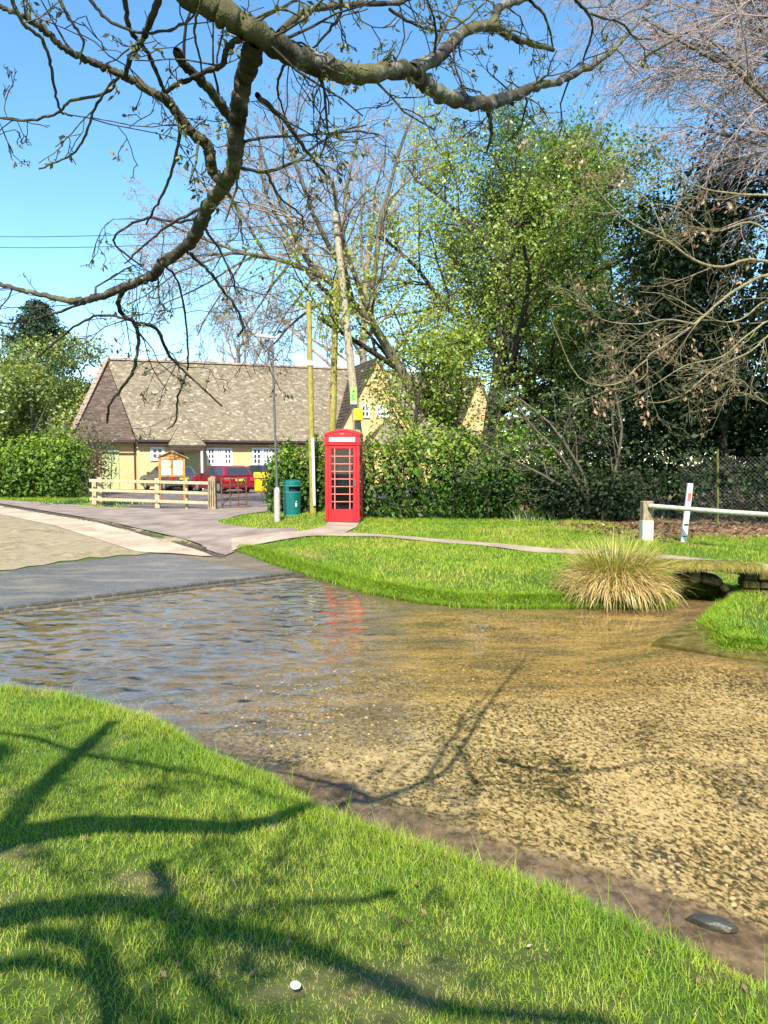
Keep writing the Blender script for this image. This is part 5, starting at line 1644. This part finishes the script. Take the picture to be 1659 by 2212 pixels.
def scatter(n, x0, x1, y0, y1): return np.stack([rng.uniform(x0,x1,n), rng.uniform(y0,y1,n)],1)
def inview(p, mx=.35):
    return (p[:,1] > 1.2) & (np.abs(p[:,0]) < p[:,1]*.5+mx)
# near bank
pts = scatter(500000, -5, 3.2, 1.5, 7.4)
pts = pts[inview(pts, .5)]
sd = sdist(pts[:,0], pts[:,1])
ok = (sd > -.02+.04*rng.random(len(pts))) & (nearside(pts[:,0], pts[:,1]) > -1.2)
bare_n = .55*fbm(pts[:,0]*1.7, pts[:,1]*1.7, 21)+.45*fbm(pts[:,0]*4.1, pts[:,1]*4.1, 22)
keep = rng.random(len(pts)) < (1-.4*sst(.58,.70,bare_n))*np.clip(1.35-.11*pts[:,1], .5, 1)
pts, sd, bare_n = pts[ok & keep], sd[ok & keep], bare_n[ok & keep]
cl_ = fbm(pts[:,0]*3.1, pts[:,1]*3.1, 44); cl2 = fbm(pts[:,0]*9, pts[:,1]*9, 45)
edge = sst(.7,.0,sd)
h = (.011+.019*cl_+.018*cl2)*(.6+.8*rng.random(len(pts)))*(1+1.0*edge)*(1-.4*sst(.5,.65,bare_n))
t = .54+.9*(fbm(pts[:,0]*1.1, pts[:,1]*1.1, 46)-.5)+.42*(rng.random(len(pts))-.3)+.30*sst(.5,.65,bare_n)-.16*edge+.35*(cl2-.5)
t = np.where(rng.random(len(pts)) < .035, .95, t)
grass('grass', 'short mown grass on the near bank', pts, h, 0.0034*(.7+.7*rng.random(len(pts))), .35+.7*rng.random(len(pts)), 2, rng, t)
# long wisps at the near edge
pe = []
for i in range(2, len(NEAR)-2):
    k = 16
    f_ = rng.random(k)[:,None]; pe.append(NEAR[i]*(1-f_)+NEAR[i+1]*f_+rng.normal(size=(k,2))*.05)
pe = np.concatenate(pe); 
grass('grass', 'longer grass wisps at the near water edge', pe, .10+.13*rng.random(len(pe)), np.full(len(pe), .004), .5+.6*rng.random(len(pe)), 4, rng, .4+.5*rng.random(len(pe)))
# far bank, verge by the box, right bank, left verge
def farpatch(name, label, n, x0, x1, y0, y1, cond, hh, wd, tb, mat='grass', seed=1):
    p = scatter(n, x0, x1, y0, y1)
    s = sdist(p[:,0], p[:,1])
    k = cond(p, s); p = p[k]; s = s[k]
    c = fbm(p[:,0]*1.6, p[:,1]*1.6, 60+seed)
    h = hh*(.5+.9*c)*(.7+.6*rng.random(len(p)))
    t = tb + .6*(fbm(p[:,0]*.6, p[:,1]*.6, 70+seed)-.5) + .45*(fbm(p[:,0]*3.5, p[:,1]*2.2, 80+seed)-.5) + .35*(rng.random(len(p))-.4)
    t = np.where(rng.random(len(p)) < .03, .93, t)
    grass(name, label, p, h, wd*(.7+.6*rng.random(len(p))), .4+.6*rng.random(len(p)), 2, rng, t, mat)
def inpoly(p, Q):
    Q = np.array(Q); ins = np.zeros(len(p), bool)
    for i in range(len(Q)):
        a, b = Q[i], Q[(i+1) % len(Q)]
        ins ^= ((a[1] > p[:,1]) != (b[1] > p[:,1])) & (p[:,0] < (b[0]-a[0])*(p[:,1]-a[1])/(b[1]-a[1]+1e-12)+a[0])
    return ins
PATHP = list(pth_l)+list(pth_u[::-1])
APR = [g2(640,1150.6), g2(700,1141), g2(708,1131), g2(776,1131), g2(772,1140), g2(745,1152.4)]
DRV = [k_at(-26,-.14), k_at(.1,-.14), g2(500,1166), g2(540,1156), g2(640,1152), g2(640,1142), g2(560,1143), g2(480,1134), g2(470,1128), g2(520,1117), g2(575,1109), g2(580,1097), g2(460,1099), g2(340,1101), g2(215,1096), g2(60,1084)]
CPK = [g2(580,1096.5), g2(225,1096), g2(205,1056), np.array([-18.5,46.5]), np.array([3,52]), np.array([4,32]), np.array([-2.8,26])]
fb = lambda p, s: (s > -.03) & (nearside(p[:,0],p[:,1]) < -1.5) & ~inpoly(p, PATHP) & ~inpoly(p, DRV) & ~((((p[:,0]-K2[0])*KN[0]+(p[:,1]-K2[1])*KN[1]) > -.7) & (((p[:,0]-K2[0])*KD[0]+(p[:,1]-K2[1])*KD[1]) < .25))
fb2 = lambda p, s: (s > -.15) & (nearside(p[:,0],p[:,1]) < -1.5) & ~inpoly(p, PATHP) & ~inpoly(p, DRV) & ~((((p[:,0]-K2[0])*KN[0]+(p[:,1]-K2[1])*KN[1]) > -.7) & (((p[:,0]-K2[0])*KD[0]+(p[:,1]-K2[1])*KD[1]) < .25))
farpatch('grass', 'bright short grass on the far bank between water and path', 105000, -3.8, 4.9, 9.6, 18, lambda p, s: fb(p, s) & (p[:,1] < 17.2-.0*p[:,0]) , .060, .011, .60, seed=2)
farpatch('grass', 'taller grass fringe along the far water edge', 95000, -3.4, 7.0, 7.4, 16.6, lambda p, s: fb2(p, s) & (s < .38), .10, .011, .42, seed=6)
farpatch('grass', 'grass on the right bank beside the culvert', 48000, 3.4, 9.5, 7.6, 18.0, lambda p, s: fb(p, s) & (p[:,0] > p[:,1]*.27) & ((p[:,1] < 17) | (p[:,0] < 5.2)) , .075, .010, .56, seed=3)
farpatch('grass', 'grass verge around the telephone box, bin and lamp', 48000, -5.2, 6.0, 16.5, 23.0, lambda p, s: fb(p, s) & ~inpoly(p, APR) & ~inpoly(p, CPK) & (p[:,1] > 17.0), .07, .013, .58, seed=4)
farpatch('grass', 'rough grass verge under the left hedge', 26000, -19, -9.0, 27.3, 34.5, lambda p, s: fb(p, s) & ~inpoly(p, CPK), .13, .022, .5, seed=5)
FARE = np.array([wp(*p) for p in far_px])[::-1]
pe = []
for a, b in zip(FARE[:-1], FARE[1:]):
    L_e = np.linalg.norm(b-a); k = int(L_e*2600); d_ = (b-a)/L_e; nn_ = np.array([-d_[1], d_[0]])
    pe.append(a+(b-a)*rng.random(k)[:,None]+nn_*rng.uniform(-.10,.20,k)[:,None])
pe = np.concatenate(pe); se = sdist(pe[:,0], pe[:,1]); pe = pe[(se > -.10) & (np.hypot(pe[:,0]-spot(1516,1297,W)[0], pe[:,1]-spot(1516,1297,W)[1]) > .42) & ~inpoly(pe, DRV)]
grass('grass', 'thick grass hanging over the far bank edge', pe, .05+.06*rng.random(len(pe)), np.full(len(pe), .010), .5+.8*rng.random(len(pe)), 2, rng, .30+.45*rng.random(len(pe))+.3*(fbm(pe[:,0]*2, pe[:,1]*2, 99)-.5))
p = np.concatenate([rng.normal(size=(260,2))*np.array([.35,.2])+g2(1250,1122), rng.normal(size=(200,2))*np.array([.3,.2])+g2(1150,1124), rng.normal(size=(160,2))*np.array([.4,.2])+g2(1330,1120)])
grass('long_grass', 'clumps of long arching grass below the dark shrubs', p, .35+.3*rng.random(len(p)), np.full(len(p), .022), .6+.5*rng.random(len(p)), 4, rng, .3+.7*rng.random(len(p)), 'rank')
p = rng.normal(size=(420,2))*np.array([.9,.25])+g2(215,1090)
grass('nettle', 'green weeds at the foot of the left hedge and fence', p, .2+.22*rng.random(len(p)), np.full(len(p), .05), .5+.5*rng.random(len(p)), 3, rng, .3+.4*rng.random(len(p)), 'rank')

# tussock
tc = spot(1325, 1300, W); tc[2] = W+.06
TS = empty('sedge_tussock', tc, 'big straw coloured sedge tussock at the water edge', 'tussock')
n = 4800
a_ = rng.random(n)*6.283; rad = .36*np.sqrt(rng.random(n))
P = np.stack([tc[0]+np.cos(a_)*rad, tc[1]+np.sin(a_)*rad*.9, np.full(n, tc[2])+.22*(1-(rad/.36)**2)],1)
old = rng.random(n) < .6
h = np.where(old, .55+.35*rng.random(n), .75+.55*rng.random(n))
ln = np.where(old, .9+.5*rng.random(n), .25+.6*rng.random(n))*(.55+.65*rad/.36)
L_b = np.where(old, .44+.40*rng.random(n), .52+.46*rng.random(n))*(1+.10*np.cos(a_-.6))*(.76+.26*rad/.36)
th0 = np.where(old, .25+.65*rng.random(n), (.06+.95*rng.random(n)))*(.55+.65*rad/.36)
bend = np.where(old, 1.7+1.1*rng.random(n), .35+1.3*rng.random(n)**1.3)
az = a_+rng.normal(size=n)*.4
sg = 7; cp = P.copy(); ringsV = []
sdv = np.stack([-np.sin(az), np.cos(az), np.zeros(n)],1)
sdv = sdv + rng.normal(size=(n,3))*.35
wdt = .012*(.7+.6*rng.random(n))
for k in range(sg+1):
    t_ = k/sg; w_ = wdt*(1-.93*t_**1.5)*.5
    ringsV += [cp-sdv*w_[:,None], cp+sdv*w_[:,None]]
    th = th0+bend*t_**1.2
    cp = cp + np.stack([np.cos(az)*np.sin(th), np.sin(az)*np.sin(th), np.cos(th)],1)*(L_b/sg)[:,None]
V = np.stack(ringsV,1); m = 2*(sg+1); V = V.reshape(-1,3)
bs = np.arange(n)*m
Fq = np.concatenate([np.stack([bs+2*k, bs+2*k+1, bs+2*k+3, bs+2*k+2],1) for k in range(sg)])
tn = np.where(old, .5+.5*rng.random(n), .0+.62*rng.random(n))
V[:,2] = np.maximum(V[:,2], W+.01)
o = add_np('blade', V, Fq, M['sedge'], TS, tint=np.repeat(tn, m)); o['kind'] = 'stuff'
# dead fringe over the culvert mouth
n = 3600
P = np.stack([rng.uniform(-.72,.72,n), np.where(rng.random(n)<.5, rng.uniform(-.13,-.06,n), rng.uniform(-.10,.35,n)), np.full(n,.515)],1)
V, Fq, m = blades(P, .05+.12*rng.random(n), np.full(n,.009), .8+1.6*rng.random(n), 4, rng, -math.pi/2+rng.normal(size=n)*.6, .6, .55)
o = add_np('dead_fringe', V, Fq, M['sedge'], CV, tint=np.repeat(np.where(rng.random(n)<.45, .0+.2*rng.random(n), .3+.5*rng.random(n)), m), local=True); o['kind'] = 'stuff'

# leaf litter under the evergreens
n = 3200
p = np.stack([rng.uniform(4.6,10.5,n), rng.uniform(16.2,20.5,n)],1)
leaves('leaf_litter', np.column_stack([p, heights(p[:,0],p[:,1])+.02*rng.random(n)+.008]), .10, M['deadleaf'], None, rng, tint=rng.random(n)**1.8, outward=np.tile([0,0,1.6],(n,1)))
bpy.context.view_layer.update()
tag(COL.objects['leaf_litter'], 'brown fallen leaves under the evergreens', None, None, 'stuff')

# bits of litter lying in the lawn
n = 150
p = scatter(2600, -4, 2.5, 1.7, 7); sd = sdist(p[:,0], p[:,1])
p = p[(sd > .1) & (nearside(p[:,0], p[:,1]) > -1.2) & inview(p)][:n]
o = leaves('fallen_leaf_bits', np.column_stack([p, heights(p[:,0],p[:,1])+.012+.02*rng.random(len(p))]), .026, M['deadleaf'], None, rng, tint=rng.random(len(p))*.6, outward=np.tile([0,0,1.2],(len(p),1)), aspect=.5)
tag(o, 'small dry leaf scraps scattered through the near lawn', None, None, 'stuff')

# pebbles on the bed
rng = np.random.default_rng(401)
pts = scatter(4000, -1.2, 4.2, 2.6, 7.5)
sd = sdist(pts[:,0], pts[:,1]); pts = pts[(sd < -.45)]
n = len(pts)
ico = bmesh.new(); bmesh.ops.create_icosphere(ico, subdivisions=1, radius=1)
iv = np.array([v.co[:] for v in ico.verts]); ifc = np.array([[v.index for v in f.verts] for f in ico.faces]); ico.free()
s = (.006+.011*rng.random(n)**2)[:,None,None]*np.stack([.8+.5*rng.random(n), .8+.5*rng.random(n), .45+.2*rng.random(n)],1)[:,None,:]
ca = rng.random(n)*6.28
vv = iv[None]*s
vx = vv[:,:,0]*np.cos(ca)[:,None]-vv[:,:,1]*np.sin(ca)[:,None]; vy = vv[:,:,0]*np.sin(ca)[:,None]+vv[:,:,1]*np.cos(ca)[:,None]
z = heights(pts[:,0], pts[:,1])
V = np.stack([vx+pts[:,0:1], vy+pts[:,1:2], vv[:,:,2]+z[:,None]+.003],-1).reshape(-1,3)
Fq = (ifc[None]+np.arange(n)[:,None,None]*len(iv)).reshape(-1,3)
m_, nt, out_ = newmat('pebble')
principled(nt, out_, ramp(nt, attr(nt), [(0,(.06,.045,.02)),(.4,(.25,.18,.08)),(.75,(.42,.32,.16)),(1,(.55,.44,.26))]), .7, .3)
o = add_np('pebbles', V, Fq, m_, None, tint=np.repeat(rng.random(n), len(iv)), smooth=True)
tag(o, 'small tan and brown pebbles on the stream bed', None, None, 'stuff')
# single things in the foreground
def rock(name, c, s, mat, label, cat, seed, rz=0):
    rg = np.random.default_rng(seed)
    bm = bmesh.new(); bmesh.ops.create_icosphere(bm, subdivisions=2, radius=1)
    for v in bm.verts:
        k = 1+rg.normal()*.07; v.co = Vector((v.co.x*s[0]*k, v.co.y*s[1]*k, v.co.z*s[2]*k))
    me = bpy.data.meshes.new(name); bm.to_mesh(me); bm.free()
    o = link(name, me, mat); o.location = tuple(c); o.rotation_euler = (0,0,rz)
    return tag(o, label, cat)
c = spot(638, 2128, .03); c[2] = gz(c[0], c[1])+.035
rock('white_pebble', c, (.017,.014,.012), M['pebble_white'], 'small white stone lying in the foreground grass', 'stone', 1)
c = spot(1540, 2003, W-.03); c[2] = gz(c[0], c[1])+.012
rock('dark_stone', c, (.10,.045,.028), M['slab_dark'], 'flat dark stone in the shallow water at lower right', 'stone', 2, R(-28))
